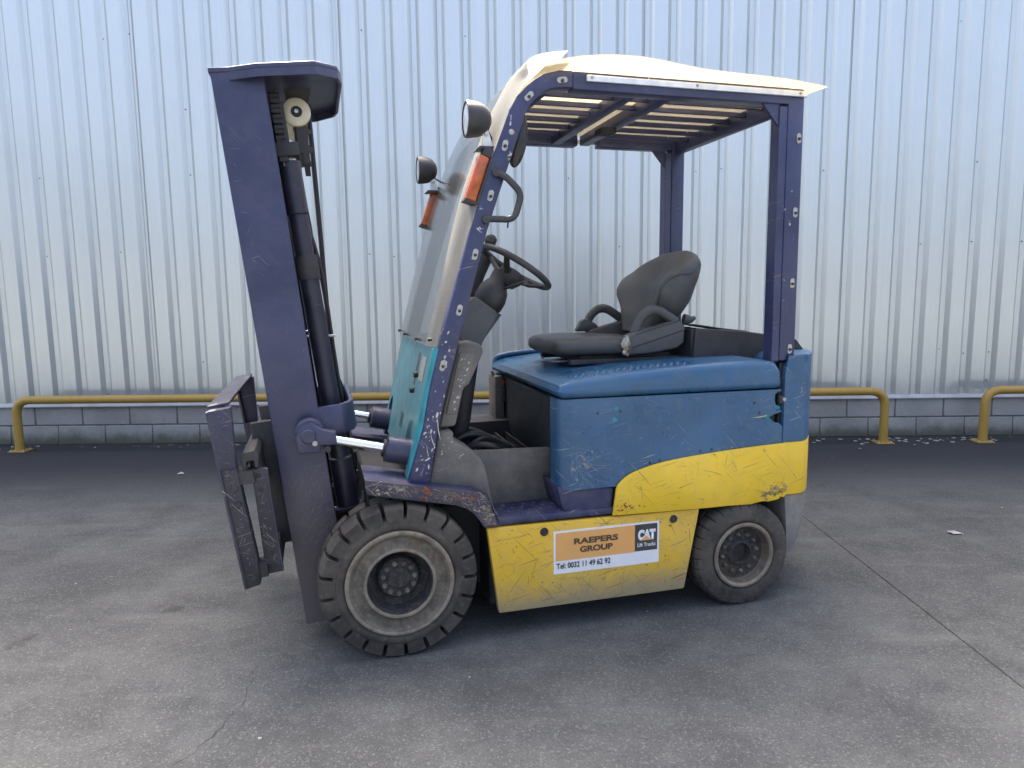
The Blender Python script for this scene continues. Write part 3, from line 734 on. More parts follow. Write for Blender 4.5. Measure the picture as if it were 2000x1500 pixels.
# ---- counterweight
PLAN = smooth_curve([(1.656, 0.047), (1.730, 0.047), (1.778, 0.060), (1.835, 0.112), (1.905, 0.205), (1.965, 0.330), (1.995, 0.46), (2.0, YC)], 4)
PLAN = PLAN + [(x, mir(y)) for x, y in PLAN[::-1][1:]]
bm = one(prism_z, PLAN, 0.709, 1.082)
topf = [e for e in bm.edges if all(abs(v.co.z - 1.082) < 1e-5 for v in e.verts)]
bmesh.ops.bevel(bm, geom=topf, offset=0.075, segments=5, affect='EDGES', profile=0.5, clamp_overlap=False)
part('counterweight_upper', bm, 'blue_scuffed')
part('counterweight_band', one(prism_z, [(1.672 + (x - 1.668) * 0.995, YC + (y - YC) * 0.997) for x, y in PLAN], 0.470, 0.707), 'yellow', bevel=0.006)
bm = bm_new()
def base_plan(k, x0):
    return [(max(x0, 1.676 + (x - 1.668) * k), YC + (y - YC) * (0.99 - (1 - k) * 0.25)) for x, y in PLAN]
levels = [(0.468, 0.985, 1.680), (0.40, 0.97, 1.690), (0.32, 0.93, 1.700), (0.24, 0.86, 1.712), (0.195, 0.80, 1.716)]
rings = []
for z, k, x0 in levels: rings.append([bm.verts.new((x, y, z)) for x, y in base_plan(k, x0)])
n = len(rings[0])
for a, b in zip(rings, rings[1:]):
    for i in range(n): bm.faces.new((a[i], a[(i + 1) % n], b[(i + 1) % n], b[i]))
bm.faces.new(rings[0]); bm.faces.new(rings[-1][::-1])
part('counterweight_base', bm, 'grey_cast')
part('body_seam', one(box, 1.640, 1.664, 0.068, mir(0.068), 0.47, 1.05), 'dark')

# ---- dark tub behind the seat
bm = bm_new()
TUB = [(1.36, 1.055), (1.375, 1.195), (1.60, 1.178), (1.80, 1.150), (1.90, 1.118), (1.975, 1.038), (1.95, 1.03)]
prism(bm, TUB, 0.30, 0.318); prism(bm, TUB, 0.88, 0.898)
box(bm, 1.362, 1.378, 0.318, 0.88, 1.055, 1.190)
hexa(bm, [(1.955, 0.30, 1.035), (1.985, 0.30, 1.035), (1.985, 0.898, 1.035), (1.955, 0.898, 1.035), (1.885, 0.30, 1.13), (1.897, 0.30, 1.132), (1.897, 0.898, 1.132), (1.885, 0.898, 1.13)])
tub = part('rear_tub', bm, 'dark_dusty', bevel=0.004, seg=1)
bm = bm_new()
cols = []
for i, x in enumerate((1.40, 1.55, 1.70, 1.82, 1.92)):
    zt = (1.213, 1.203, 1.19, 1.176, 1.155)[i]
    cols.append([bm.verts.new((x + 0.06 * (y - 0.5), y, zt - 0.022 * (1 - abs(y - 0.75) * 1.6) * (0.4 if i < 2 else 1))) for y in (0.62, 0.75, 0.88, 1.0)])
for a, b in zip(cols, cols[1:]):
    for j in range(3): bm.faces.new((a[j], b[j], b[j + 1], a[j + 1]))
shell(bm, 0.006)
sub(tub, 'loose_cover', bm, 'black_plastic')
sub(tub, 'tub_floor', one(box, 1.38, 1.95, 0.318, 0.88, 1.06, 1.075), 'dark')

# ---- overhead guard
PIL_L = [(0.045, 0.655), (0.108, 0.865), (0.137, 1.011), (0.187, 1.205), (0.300, 1.590), (0.400, 1.880), (0.454, 2.022), (0.484, 2.070), (0.517, 2.105), (0.550, 2.133), (0.584, 2.154), (0.647, 2.172), (0.70, 2.174)]
PIL_R = [(0.125, 0.645), (0.163, 0.855), (0.200, 1.007), (0.248, 1.180), (0.365, 1.590), (0.458, 1.850), (0.516, 2.010), (0.536, 2.046), (0.564, 2.076), (0.592, 2.095), (0.621, 2.106), (0.669, 2.113), (0.70, 2.113)]
def guard_bolts(parent, y, pts, d):
    for bx_, bz_, ang in pts:
        bm = bm_new(); n = 14; ring = []
        ca, sa = math.cos(ang), math.sin(ang)
        pl = []
        for k in range(n):
            a = 2 * math.pi * k / n; px = 0.0105 * math.cos(a); pz = 0.0105 * math.sin(a) + (0.010 if math.sin(a) > 0 else -0.010)
            pl.append((bx_ + px * ca + pz * sa, bz_ - px * sa + pz * ca))
        prism(bm, pl, min(y, y - d * 0.003), max(y, y - d * 0.003))
        w = sub(parent, 'washer', bm, 'zinc', smooth=False)
        bm = bm_new(); lathe(bm, [(0.0003, y - d * 0.009), (0.006, y - d * 0.009), (0.0065, y - d * 0.003)], 6, (bx_, 0, bz_ - 0.003))
        sub(parent, 'bolt', bm, 'dark_dusty', smooth=False)
for s in (0, 1):
    y0, y1 = yr(s, 0.060, 0.128)
    p = part('front_pillar', one(prism, PIL_L + PIL_R[::-1], y0, y1), 'indigo_pillar', bevel=0.006)
    ta = math.atan2(0.11, 0.38)
    yy, d = (0.060, 1) if s == 0 else (mir(0.060), -1)
    guard_bolts(p, yy, [(0.657, 2.137, 1.45), (0.528, 2.072, 0.8), (0.435, 1.894, ta), (0.378, 1.714, ta), (0.316, 1.502, ta), (0.253, 1.299, ta), (0.186, 1.096, ta)], d)
    sub(p, 'round_bolt', one(lathe, [(0.0003, yy - d * 0.006), (0.006, yy - d * 0.006), (0.011, yy - d * 0.001)], 12, (0.461, 0, 1.942)), 'zinc')
    if s == 0:
        r = part('roof_rail', one(box, 0.70, 1.640, 0.060, 0.128, 2.108, 2.172), 'indigo_clean', bevel=0.005)
    else:
        for xa, xb in ((0.70, 1.09), (1.21, 1.640)):
            r = part('roof_rail', one(box, xa, xb, mir(0.128), mir(0.060), 2.112, 2.172), 'indigo_clean', bevel=0.005)
    q = part('rear_pillar', one(box, 1.632, 1.708, y0, y1, 1.06, 2.1715), 'indigo_clean', bevel=0.007)
    sub(q, 'pillar_flange', one(box, 1.596, 1.632, y0 + 0.004, y1 - 0.004, 1.06, 2.100), 'indigo_clean', bevel=0.002, seg=1)
    guard_bolts(q, yy, [(1.686, 1.976, 0), (1.682, 1.678, 0), (1.681, 1.387, 0), (1.681, 1.110, 0)], d)
    sub(q, 'gusset', one(prism, [(1.520, 2.109), (1.598, 2.109), (1.598, 2.020)], y0 + 0.012, y0 + 0.024), 'indigo_clean')
    # aluminium clamp strip that holds the roof sheet
    ya, yb = (0.050, 0.0595) if s == 0 else (mir(0.0595), mir(0.050))
    st = part('clamp_strip', one(box, 0.752, 1.714, ya, yb, 2.137, 2.160), 'alu', bevel=0.002, seg=1)
    for bx_ in (0.772, 1.21, 1.68):
        yq = 0.0495 if s == 0 else mir(0.0495)
        sub(st, 'screw', one(lathe, [(0.0003, yq - d * 0.005), (0.005, yq - d * 0.004), (0.007, yq)], 10, (bx_, 0, 2.152)), 'zinc')
for xa, xb in ((0.945, 0.992), (1.100, 1.150)):
    part('roof_crossbar', one(box, xa, xb, 0.128, mir(0.128) - 0.0, 2.112, 2.160), 'indigo_clean', bevel=0.004)
part('roof_crossbar', one(box, 1.650, 1.694, 0.128, mir(0.128), 2.095, 2.165), 'indigo_clean', bevel=0.004)
part('roof_crossbar', one(box, 0.575, 0.620, 0.128, mir(0.128), 2.100, 2.150), 'indigo_clean', bevel=0.004)
for k in range(6):
    yb = 0.128 + (k + 1) * (mir(0.128) - 0.128) / 7
    for xa, xb in ((0.620, 0.945), (0.992, 1.100), (1.150, 1.650)):
        if xa == 0.992 and k > 1: continue
        part('roof_bar', one(box, xa, xb, yb - 0.006, yb + 0.006, 2.130, 2.152), 'indigo_clean', bevel=0.003, seg=1)
part('roof_latch', one(prism_z, [(1.045, 0.60), (1.115, 0.60), (1.10, 0.68), (1.04, 0.68)], 2.085, 2.11), 'dark')
# yellowed plastic sheet on the roof, its near edge warped upwards
bm = bm_new(); NX, NY = 30, 14; gridv = []
edge = [(0.584, 2.177), (0.665, 2.199), (0.80, 2.214), (0.979, 2.217), (1.19, 2.202), (1.513, 2.184), (1.764, 2.168)]
ec = smooth_curve(edge, 5)
for i, (x, z) in enumerate(ec):
    row = []
    for j in range(NY + 1):
        y = -0.005 + (mir(-0.005) + 0.005) * j / NY
        t = max(0, 1 - abs(y + 0.005) / 0.30); t2 = max(0, 1 - abs(mir(-0.005) - y) / 0.30)
        zz = 2.178 + (z - 2.178) * (t * t + 0.5 * t2 * t2) + 0.004 * math.sin(x * 9 + y * 4)
        row.append(bm.verts.new((x, y, zz)))
    gridv.append(row)
for a, b in zip(gridv, gridv[1:]):
    for j in range(NY): bm.faces.new((a[j], a[j + 1], b[j + 1], b[j]))
shell(bm, 0.003)
part('roof_sheet', bm, 'roof_sheet')
# windscreen: bent clear sheet, its near edge wrapping back to the pillar, its top flap standing free over the roof
WPROF = smooth_curve([(0.148, 1.160), (0.222, 1.440), (0.296, 1.715), (0.352, 1.870), (0.412, 2.015), (0.462, 2.110), (0.510, 2.185), (0.556, 2.216), (0.610, 2.232), (0.680, 2.243)], 4)
EDGE = [(0.040, 0.064), (0.038, 0.080), (0.031, 0.105), (0.021, 0.135), (0.010, 0.165), (0.003, 0.195), (0.0, 0.225)]
def screen_grid(cols):
    bm = bm_new(); rows = []
    for i, (x, z) in enumerate(WPROF):
        wrap = 1.0 if z < 2.15 else max(0.0, 1 - (z - 2.15) / 0.05)
        rows.append([bm.verts.new((x + dx * wrap, y, z)) for dx, y in cols])
    for a, b in zip(rows, rows[1:]):
        for j in range(len(a) - 1): bm.faces.new((a[j], a[j + 1], b[j + 1], b[j]))
    shell(bm, 0.003)
    return bm
ws = part('windscreen', screen_grid([(0.0, y) for y in (0.2255, 0.31, 0.42, 0.58, 0.76, 0.92, 1.03, mir(0.10))]), 'screen')
sub(ws, 'screen_edge', screen_grid(EDGE), 'screen_edge')
for yy_, zz_ in ((1.05, 1.18), (0.85, 1.172), (0.45, 1.172), (0.09, 1.19)):
    sub(ws, 'screen_bolt', one(tube, [(0.137, yy_, zz_), (0.152, yy_, zz_ + 0.002)], 0.006, 8), 'dark')

# ---- teal front cowl
def cowl(bm):
    def cx_(z): return 0.045 + (z - 0.665) * 0.2347
    ol = [(0.115, 0.665), (0.115, 1.155), (mir(0.09), 1.155), (mir(0.09), 0.70)]
    notch = lambda a, b, zt: [(b, 0.70), (b, zt - 0.06), (b - 0.02, zt - 0.018), ((a + b) / 2, zt), (a + 0.02, zt - 0.018), (a, zt - 0.06), (a, 0.70)]
    pts = [(0.115, 0.665), (0.115, 1.155), (mir(0.085), 1.155), (mir(0.085), 0.72)] + notch(0.915, 1.035, 0.865) + notch(0.195, 0.335, 0.865) + [(0.16, 0.665)]
    f = [bm.verts.new((cx_(z), y, z)) for y, z in pts]; b = [bm.verts.new((cx_(z) + 0.022, y, z)) for y, z in pts]
    bm.faces.new(f); bm.faces.new(b[::-1])
    for i in range(len(pts)): bm.faces.new((f[i], f[(i + 1) % len(pts)], b[(i + 1) % len(pts)], b[i]))
    bmesh.ops.triangulate(bm, faces=[q for q in bm.faces if len(q.verts) > 4])
co = part('front_cowl', one(cowl), 'teal', smooth=False)
bm = bm_new(); prof = []
rows = []
for z in (0.660, 0.80, 0.95, 1.10, 1.158):
    x = 0.045 + (z - 0.665) * 0.2347
    rows.append([bm.verts.new((x + 0.045 - 0.045 * math.cos(a) + (0.02 if k == 6 else 0), 0.115 - 0.048 * math.sin(a), z)) for k, a in enumerate([math.pi / 2 * q / 6 for q in range(7)])])
for a, b in zip(rows, rows[1:]):
    for j in range(6): bm.faces.new((a[j], a[j + 1], b[j + 1], b[j]))
shell(bm, -0.010)
sub(co, 'cowl_edge', bm, 'teal_fresh')
def on_cowl(bm, y0, y1, z0, z1, t=0.003):
    x = lambda z: 0.045 + (z - 0.665) * 0.2347
    hexa(bm, [(x(z0) - t, y0, z0), (x(z0) - 0.0006, y0, z0), (x(z0) - 0.0006, y1, z0), (x(z0) - t, y1, z0), (x(z1) - t, y0, z1), (x(z1) - 0.0006, y0, z1), (x(z1) - 0.0006, y1, z1), (x(z1) - t, y1, z1)])
sub(co, 'data_plate', one(on_cowl, 0.20, 0.30, 1.02, 1.115), 'zinc', smooth=False)
sub(co, 'sticker_residue', one(on_cowl, 0.375, 0.415, 0.99, 1.12, 0.0015), 'dusty_grey', smooth=False)
for yy_, zz_ in ((0.34, 1.035), (0.36, 0.97)):
    x = 0.045 + (zz_ - 0.665) * 0.2347
    sub(co, 'rubber_stop', one(tube, [(x - 0.018, yy_, zz_), (x, yy_, zz_)], 0.012, 12), 'dark')
for yy_ in (0.50, 0.545): sub(co, 'vent_slot', one(on_cowl, yy_, yy_ + 0.014, 0.79, 0.85, 0.0016), 'dark', smooth=False)
part('cowl_backing', one(prism, [(0.10, 0.60), (0.115, 0.88), (0.17, 1.12), (0.185, 1.12), (0.14, 0.60)], 0.13, mir(0.13)), 'dark')

# ---- dashboard side cover, dash, column, wheel
GC = [(0.173, 0.848), (0.252, 1.151), (0.262, 1.176), (0.312, 1.178), (0.346, 1.166), (0.360, 1.146), (0.356, 1.128), (0.300, 1.012), (0.278, 0.998), (0.243, 0.850)]
dc = part('dash_side_cover', one(prism, GC, 0.13, 0.215), 'dusty_grey', bevel=0.012, seg=3)
sub(dc, 'raised_pad', one(prism, [(0.205, 0.90), (0.262, 1.135), (0.312, 1.135), (0.322, 1.118), (0.304, 1.050), (0.275, 1.003), (0.245, 0.90)], 0.122, 0.132), 'dusty_grey', bevel=0.006)
sub(dc, 'pillar_gasket', one(prism, [(0.150, 0.80), (0.250, 1.150), (0.262, 1.150), (0.170, 0.80)], 0.128, 0.145), 'dark')
DB = [(0.33, 1.165), (0.30, 1.26), (0.397, 1.350), (0.487, 1.287), (0.503, 1.265), (0.430, 1.150), (0.40, 1.05), (0.33, 1.02)]
db = part('dashboard', one(prism, DB, 0.44, 0.74), 'dash', bevel=0.012, seg=3)
sub(db, 'display_bezel', one(prism, [(0.430, 1.165), (0.512, 1.272), (0.519, 1.266), (0.437, 1.159)], 0.46, 0.60), 'black_plastic', bevel=0.002)
part('cowl_top', one(prism, [(0.19, 1.02), (0.20, 1.165), (0.32, 1.165), (0.31, 1.02)], 0.20, mir(0.14)), 'dash', bevel=0.01)
part('column_base', one(tube, [(0.33, YC, 0.66), (0.40, YC, 1.10)], 0.045, 14), 'dark_dusty')
bm = bm_new()
ax = Vector((0.46, 0, 1)).normalized(); c0 = Vector((0.475, YC, 1.285))
prof = [(0.0, 0.055), (0.02, 0.066), (0.06, 0.072), (0.10, 0.066), (0.125, 0.052), (0.14, 0.040), (0.19, 0.036)]
tube(bm, [tuple(c0 + ax * h) for h, r in prof], [r for h, r in prof], 20)
part('steering_column', bm, 'black_plastic')
# steering wheel
sw_c = Vector((0.622, YC, 1.474)); sn = Vector((0.538, 0, 0.843)).normalized(); su = Vector((0.843, 0, -0.538)).normalized(); sv = Vector((0, 1, 0))
bm = bm_new(); ringp = []
nS, nT = 48, 10
for i in range(nS):
    a = 2 * math.pi * i / nS; rad = su * math.cos(a) + sv * math.sin(a)
    ringp.append([bm.verts.new(sw_c + rad * (0.168 + 0.0145 * math.cos(2 * math.pi * k / nT)) + sn * 0.0145 * math.sin(2 * math.pi * k / nT)) for k in range(nT)])
for i in range(nS):
    a, b = ringp[i], ringp[(i + 1) % nS]
    for k in range(nT): bm.faces.new((a[k], b[k], b[(k + 1) % nT], a[(k + 1) % nT]))
sw = part('steering_wheel', bm, 'black_plastic')
hubc = sw_c - sn * 0.045
bm = bm_new(); tube(bm, [hubc - sn * 0.05, hubc - sn * 0.02, hubc + sn * 0.0, hubc + sn * 0.022, hubc + sn * 0.030], [0.035, 0.056, 0.064, 0.058, 0.030], 18)
sub(sw, 'horn_pad', bm, 'black_plastic')
for a in (0.15, 2.3, 4.1):
    rad = su * math.cos(a) + sv * math.sin(a)
    sub(sw, 'spoke', one(tube, [hubc + rad * 0.03 - sn * 0.005, hubc + rad * 0.10 + sn * 0.010, sw_c + rad * 0.165], [0.020, 0.015, 0.012], 10, True, 0.6), 'black_plastic')
part('direction_lever', one(tube, smooth_curve([(0.545, YC - 0.03, 1.375), (0.60, YC - 0.12, 1.40), (0.615, YC - 0.17, 1.405)], 4), [0.007] * 8 + [0.013], 10), 'black_plastic')
# hydraulic levers with a ball knob, beyond the column
for k in range(3):
    bm = bm_new(); y = 0.80 + k * 0.05
    tube(bm, smooth_curve([(0.44, y, 1.20), (0.47, y, 1.36), (0.505, y, 1.47), (0.545, y, 1.575)], 4), 0.007, 8)
    lv = part('hydraulic_lever', bm, 'dark_dusty')
    zt = 1.60 - 0.0 * k
    if k == 0:
        sub(lv, 'knob', one(tube, [(0.540, y, 1.560), (0.548, y, 1.580), (0.556, y, 1.600), (0.566, y, 1.622), (0.571, y, 1.634)], [0.010, 0.014, 0.029, 0.027, 0.012], 14), 'black_plastic')
        sub(lv, 'boot', one(tube, [(0.462, y, 1.34), (0.50, y, 1.46), (0.53, y, 1.53)], [0.022, 0.034, 0.038], 12), 'black_plastic')

# ---- lamps, indicators, mirror, grab handle
for s in (0, 1):
    yc = 0.115 if s == 0 else mir(0.115)
    dx, dz = (0, 0) if s == 0 else (-0.045, -0.028)
    bm = bm_new()
    lathe(bm, [(0.058, 0.300), (0.064, 0.301), (0.066, 0.308), (0.064, 0.330), (0.061, 0.350), (0.052, 0.372), (0.036, 0.388), (0.018, 0.396), (0.0005, 0.398)], 28, (dx, yc, 1.992 + dz), 'X')
    L = part('work_lamp', bm, 'black_plastic')
    bm = bm_new(); lathe(bm, [(0.0005, 0.2995), (0.03, 0.3005), (0.058, 0.304)], 28, (dx, yc, 1.992 + dz), 'X')
    sub(L, 'lens', bm, 'lamp_glass')
    sub(L, 'bracket', one(prism, [(0.362 + dx, 1.950 + dz), (0.372 + dx, 1.958 + dz), (0.384 + dx, 1.950 + dz), (0.400 + dx, 1.890 + dz), (0.358 + dx, 1.890 + dz)], yc - 0.020, yc - 0.014), 'white_plastic', bevel=0.002, seg=1)
    sub(L, 'pivot_bolt', one(lathe, [(0.0003, -0.030), (0.008, -0.029), (0.009, -0.020)], 8, (0.374 + dx, yc, 1.938 + dz)), 'steel')
    sub(L, 'shelf', one(prism, [(0.335 + dx, 1.882 + dz), (0.345 + dx, 1.893 + dz), (0.425, 1.893 + dz), (0.425, 1.884 + dz)], yc - 0.035, yc + 0.035), 'black_plastic')
    sub(L, 'cable', one(tube, smooth_curve([(0.385 + dx, yc, 1.955 + dz), (0.41, yc + 0.01, 1.92 + dz), (0.43, yc + 0.01, 1.925 + dz), (0.45, yc, 1.95 + dz)], 4), 0.004, 8), 'hose')
    # direction indicator along the pillar
    p0, p1 = Vector((0.300, 0, 1.698)), Vector((0.357, 0, 1.858))
    if s == 1: p0 += Vector((-0.02, 0, 0)); p1 += Vector((-0.02, 0, 0))
    ax_ = (p1 - p0).normalized(); nx_ = Vector((-ax_.z, 0, ax_.x))          # points to the front
    def ind(bm, a0, a1, n0, n1, ya, yb):
        c = lambda a, n, y: tuple(p0 + ax_ * a + nx_ * n + Vector((0, y, 0)))
        hexa(bm, [c(a0, n0, ya), c(a0, n1, ya), c(a0, n1, yb), c(a0, n0, yb), c(a1, n0, ya), c(a1, n1, ya), c(a1, n1, yb), c(a1, n0, yb)])
    Ln = (p1 - p0).length
    ya, yb = (0.062, 0.125) if s == 0 else (mir(0.125), mir(0.062))
    I = part('indicator', one(ind, -0.008, Ln + 0.008, -0.060, -0.026, ya - 0.001, yb + 0.001), 'black_plastic', bevel=0.004)
    sub(I, 'amber_lens', one(ind, 0.0, Ln, -0.026, 0.016, ya + 0.003, yb - 0.003), 'amber', bevel=0.008, seg=3)
    sub(I, 'end_cap', one(ind, -0.009, 0.000, -0.028, 0.018, ya + 0.001, yb - 0.001), 'black_plastic')
    sub(I, 'top_cap', one(ind, Ln + 0.000, Ln + 0.032, -0.045, 0.006, ya + 0.004, yb - 0.004), 'black_plastic', bevel=0.003)
# convex mirror inside the near pillar
bm = bm_new()
ell = [(0.0005, 0.018), (0.5, 0.016), (0.85, 0.010), (1.0, 0.0), (0.96, -0.010), (0.7, -0.022), (0.0005, -0.028)]
rings = []
for f_, h_ in ell:
    rings.append([bm.verts.new((0.510 + 0.036 * f_ * math.cos(2 * math.pi * k / 28) + 0.028 * f_ * math.sin(2 * math.pi * k / 28) * 0.55, 0.150 + h_, 1.932 + 0.100 * f_ * math.sin(2 * math.pi * k / 28))) for k in range(28)])
for a, b in zip(rings, rings[1:]):
    for k in range(28): bm.faces.new((a[k], a[(k + 1) % 28], b[(k + 1) % 28], b[k]))
part('mirror', bm, 'mirror')
gh = part('grab_handle', one(tube, arc_path([(0.400, 0.052, 1.796), (0.432, 0.040, 1.780), (0.492, 0.040, 1.722), (0.462, 0.040, 1.628), (0.352, 0.046, 1.629)], 0.03, 5), 0.0125, 12), 'black_plastic')
sub(gh, 'foot', one(tube, [(0.398, 0.061, 1.797), (0.398, 0.040, 1.797)], 0.017, 12), 'black_plastic')
sub(gh, 'foot', one(tube, [(0.357, 0.061, 1.629), (0.357, 0.036, 1.629)], 0.017, 12), 'black_plastic')
sub(gh, 'cable_tie', one(tube, [(0.437, 0.035, 1.618), (0.434, 0.034, 1.597)], 0.003, 6), 'hose')

# ---- seat
def seat():
    def rounded(bm, x0, x1, y0, y1, z0, z1, r, seg=4):
        box(bm, x0, x1, y0, y1, z0, z1)
        bmesh.ops.bevel(bm, geom=bm.edges[:], offset=r, segments=seg, affect='EDGES', profile=0.5)
    # cushion: lofted cross sections from front to back
    bm = bm_new(); secs = []
    for x, zb, zt, w in ((0.728, 1.108, 1.135, 0.16), (0.736, 1.092, 1.150, 0.200), (0.755, 1.083, 1.160, 0.225), (0.80, 1.078, 1.166, 0.238), (0.90, 1.075, 1.170, 0.244), (1.02, 1.074, 1.168, 0.244), (1.12, 1.074, 1.160, 0.238), (1.20, 1.076, 1.155, 0.22)):
        ring = []
        for k in range(28):
            a = 2 * math.pi * k / 28; ca, sa = math.cos(a), math.sin(a)
            yy = math.copysign(abs(ca) ** 0.5, ca) * w
            t = math.copysign(abs(sa) ** 0.55, sa)
            zz = (zt + zb) / 2 + t * (zt - zb) / 2
            if sa > 0: zz -= 0.016 * max(0, 1 - (yy / (w * 0.72)) ** 2) * min(1, (x - 0.72) / 0.1)
            ring.append(bm.verts.new((x, YC + yy, zz)))
        secs.append(ring)
    for a, b in zip(secs, secs[1:]):
        for k in range(28): bm.faces.new((a[k], a[(k + 1) % 28], b[(k + 1) % 28], b[k]))
    bm.faces.new(secs[0][::-1]); bm.faces.new(secs[-1])
    S = part('seat', bm, 'seat')
    # backrest loft
    bm = bm_new(); secs = []
    def L(t, tab):
        for (a, va), (b, vb) in zip(tab, tab[1:]):
            if a <= t <= b:
                q = (t - a) / (b - a); q = q * q * (3 - 2 * q) * 0.5 + q * 0.5
                return va + (vb - va) * q
        return tab[-1][1]
    W = [(0, 0.150), (0.18, 0.185), (0.38, 0.250), (0.55, 0.258), (0.72, 0.246), (0.86, 0.212), (0.95, 0.155), (1, 0.075)]
    D1 = [(0, 0.05), (0.2, 0.070), (0.5, 0.090), (0.8, 0.068), (0.95, 0.040), (1, 0.014)]      # half depth
    BO = [(0, 0.02), (0.22, 0.060), (0.42, 0.110), (0.55, 0.100), (0.72, 0.055), (0.9, 0.015), (1, 0.0)]        # bolsters forward
    nT = 22
    dirv = Vector((0.20, 0, 0.385)).normalized(); nf = Vector((-dirv.z, 0, dirv.x))
    for i in range(nT + 1):
        t = i / nT; c = Vector((1.245, YC, 1.150)) + dirv * (0.444 * t)
        if t > 0.9: c += dirv * 0.0
        w, d, bo = L(t, W), L(t, D1), L(t, BO)
        ring = []
        for k in range(36):
            a = 2 * math.pi * k / 36; ca, sa = math.cos(a), math.sin(a)
            yy = math.copysign(abs(ca) ** 0.62, ca) * w
            f_ = math.copysign(abs(sa) ** 0.7, sa) * d
            u = abs(yy) / max(w, 1e-4)
            f_ += bo * (u ** 2.2) * (1.0 if sa >= 0 else 0.78) - bo * 0.15
            ring.append(bm.verts.new(c + nf * f_ + Vector((0, yy, 0))))
        secs.append(ring)
    for a, b in zip(secs, secs[1:]):
        for k in range(36): bm.faces.new((a[k], a[(k + 1) % 36], b[(k + 1) % 36], b[k]))
    bm.faces.new(secs[0][::-1]); bm.faces.new(secs[-1])
    sub(S, 'backrest', bm, 'seat')
    # piped seam along the near bolster
    seam = []
    for i in range(4, 21):
        t = i / nT; k = 19
        seam.append(secs_pt(t, W, D1, BO, dirv, nf, L))
    sub(S, 'seam', one(tube, seam, 0.0032, 6), 'black_plastic')
    # side covers
    SC = [(1.035, 1.080), (1.050, 1.165), (1.080, 1.178), (1.20, 1.205), (1.300, 1.236), (1.335, 1.206), (1.330, 1.130), (1.295, 1.106), (1.18, 1.088)]
    for s in (0, 1):
        y0, y1 = yr(s, 0.325, 0.385)
        c = sub(S, 'side_cover', one(prism, SC, y0, y1), 'seat_side', bevel=0.010, seg=3)
        # hip restraint loop
        yy = 0.352 if s == 0 else mir(0.352)
        pth = smooth_curve([(1.095, yy, 1.165), (1.108, yy, 1.205), (1.135, yy, 1.250), (1.175, yy, 1.276), (1.215, yy, 1.274), (1.255, yy, 1.252), (1.300, yy, 1.222)], 4)
        if s == 1: pth = [(x - 0.055, y, z) for x, y, z in pth]
        sub(S, 'hip_restraint', one(tube, pth, 0.0175, 12, True, 1.25), 'seat')
        if s == 1:
            sub(S, 'hip_pad', one(prism, [(0.985, 1.165), (1.02, 1.225), (1.05, 1.232), (1.10, 1.200), (1.13, 1.165)], yy - 0.02, yy + 0.02), 'seat', bevel=0.012)
        else:
            sub(S, 'cover_groove', one(tube, [(1.075, 0.3245, 1.115), (1.20, 0.3245, 1.150), (1.332, 0.3245, 1.188)], 0.0022, 6), 'dark')
            sub(S, 'cover_groove', one(tube, [(1.09, 0.3245, 1.172), (1.31, 0.3245, 1.232)], 0.0018, 6), 'dark')
    # torn foam where the cushion meets the side cover
    rnd = random.Random(4)
    for (x, z, r, m) in ((1.050, 1.150, 0.015, 'foam'), (1.040, 1.134, 0.015, 'foam'), (1.058, 1.134, 0.012, 'foam_tan'), (1.047, 1.114, 0.013, 'foam_tan'), (1.040, 1.097, 0.010, 'foam'), (1.052, 1.088, 0.008, 'foam_tan')):
        bm = bm_new()
        bmesh.ops.create_icosphere(bm, subdivisions=3, radius=r)
        for v in bm.verts:
            k = 0.7 + 0.65 * rnd.random() ** 2
            v.co = Vector((v.co.x * k, v.co.y * 0.35, v.co.z * k * 1.15)) + Vector((x, 0.327, z))
        sub(S, 'torn_foam', bm, m, smooth=False)
    # seat rails and suspension plate
    sub(S, 'seat_base', one(box, 0.86, 1.30, 0.40, 0.76, 1.05, 1.082), 'dark', bevel=0.006)
    for y in (0.38, 0.77):
        sub(S, 'slide_rail', one(box, 0.80, 1.32, y - 0.018, y + 0.018, 1.045, 1.068), 'dark_dusty', bevel=0.003)
    sub(S, 'slide_handle', one(tube, smooth_curve([(0.82, 0.45, 1.055), (0.77, 0.47, 1.052), (0.735, 0.55, 1.052), (0.77, 0.66, 1.054)], 4), 0.006, 8), 'steel')
    sub(S, 'recline_lever', one(tube, [(1.335, 0.345, 1.235), (1.352, 0.343, 1.232), (1.372, 0.342, 1.232), (1.39, 0.342, 1.240)], [0.024, 0.022, 0.015, 0.008], 10), 'black_plastic')
def secs_pt(t, W, D1, BO, dirv, nf, L):
    c = Vector((1.245, YC, 1.150)) + dirv * (0.444 * t)
    w, d, bo = L(t, W), L(t, D1), L(t, BO)
    a = math.pi - 0.10 - 0.35 * math.sin(t * 5.2) ; ca, sa = math.cos(a), math.sin(a)
    yy = math.copysign(abs(ca) ** 0.62, ca) * w; f_ = math.copysign(abs(sa) ** 0.7, sa) * d
    u = abs(yy) / w; f_ += bo * (u ** 2.2) * (1.0 if sa >= 0 else 0.78) - bo * 0.15
    return tuple(c + nf * f_ + Vector((0, yy, 0)))
seat()

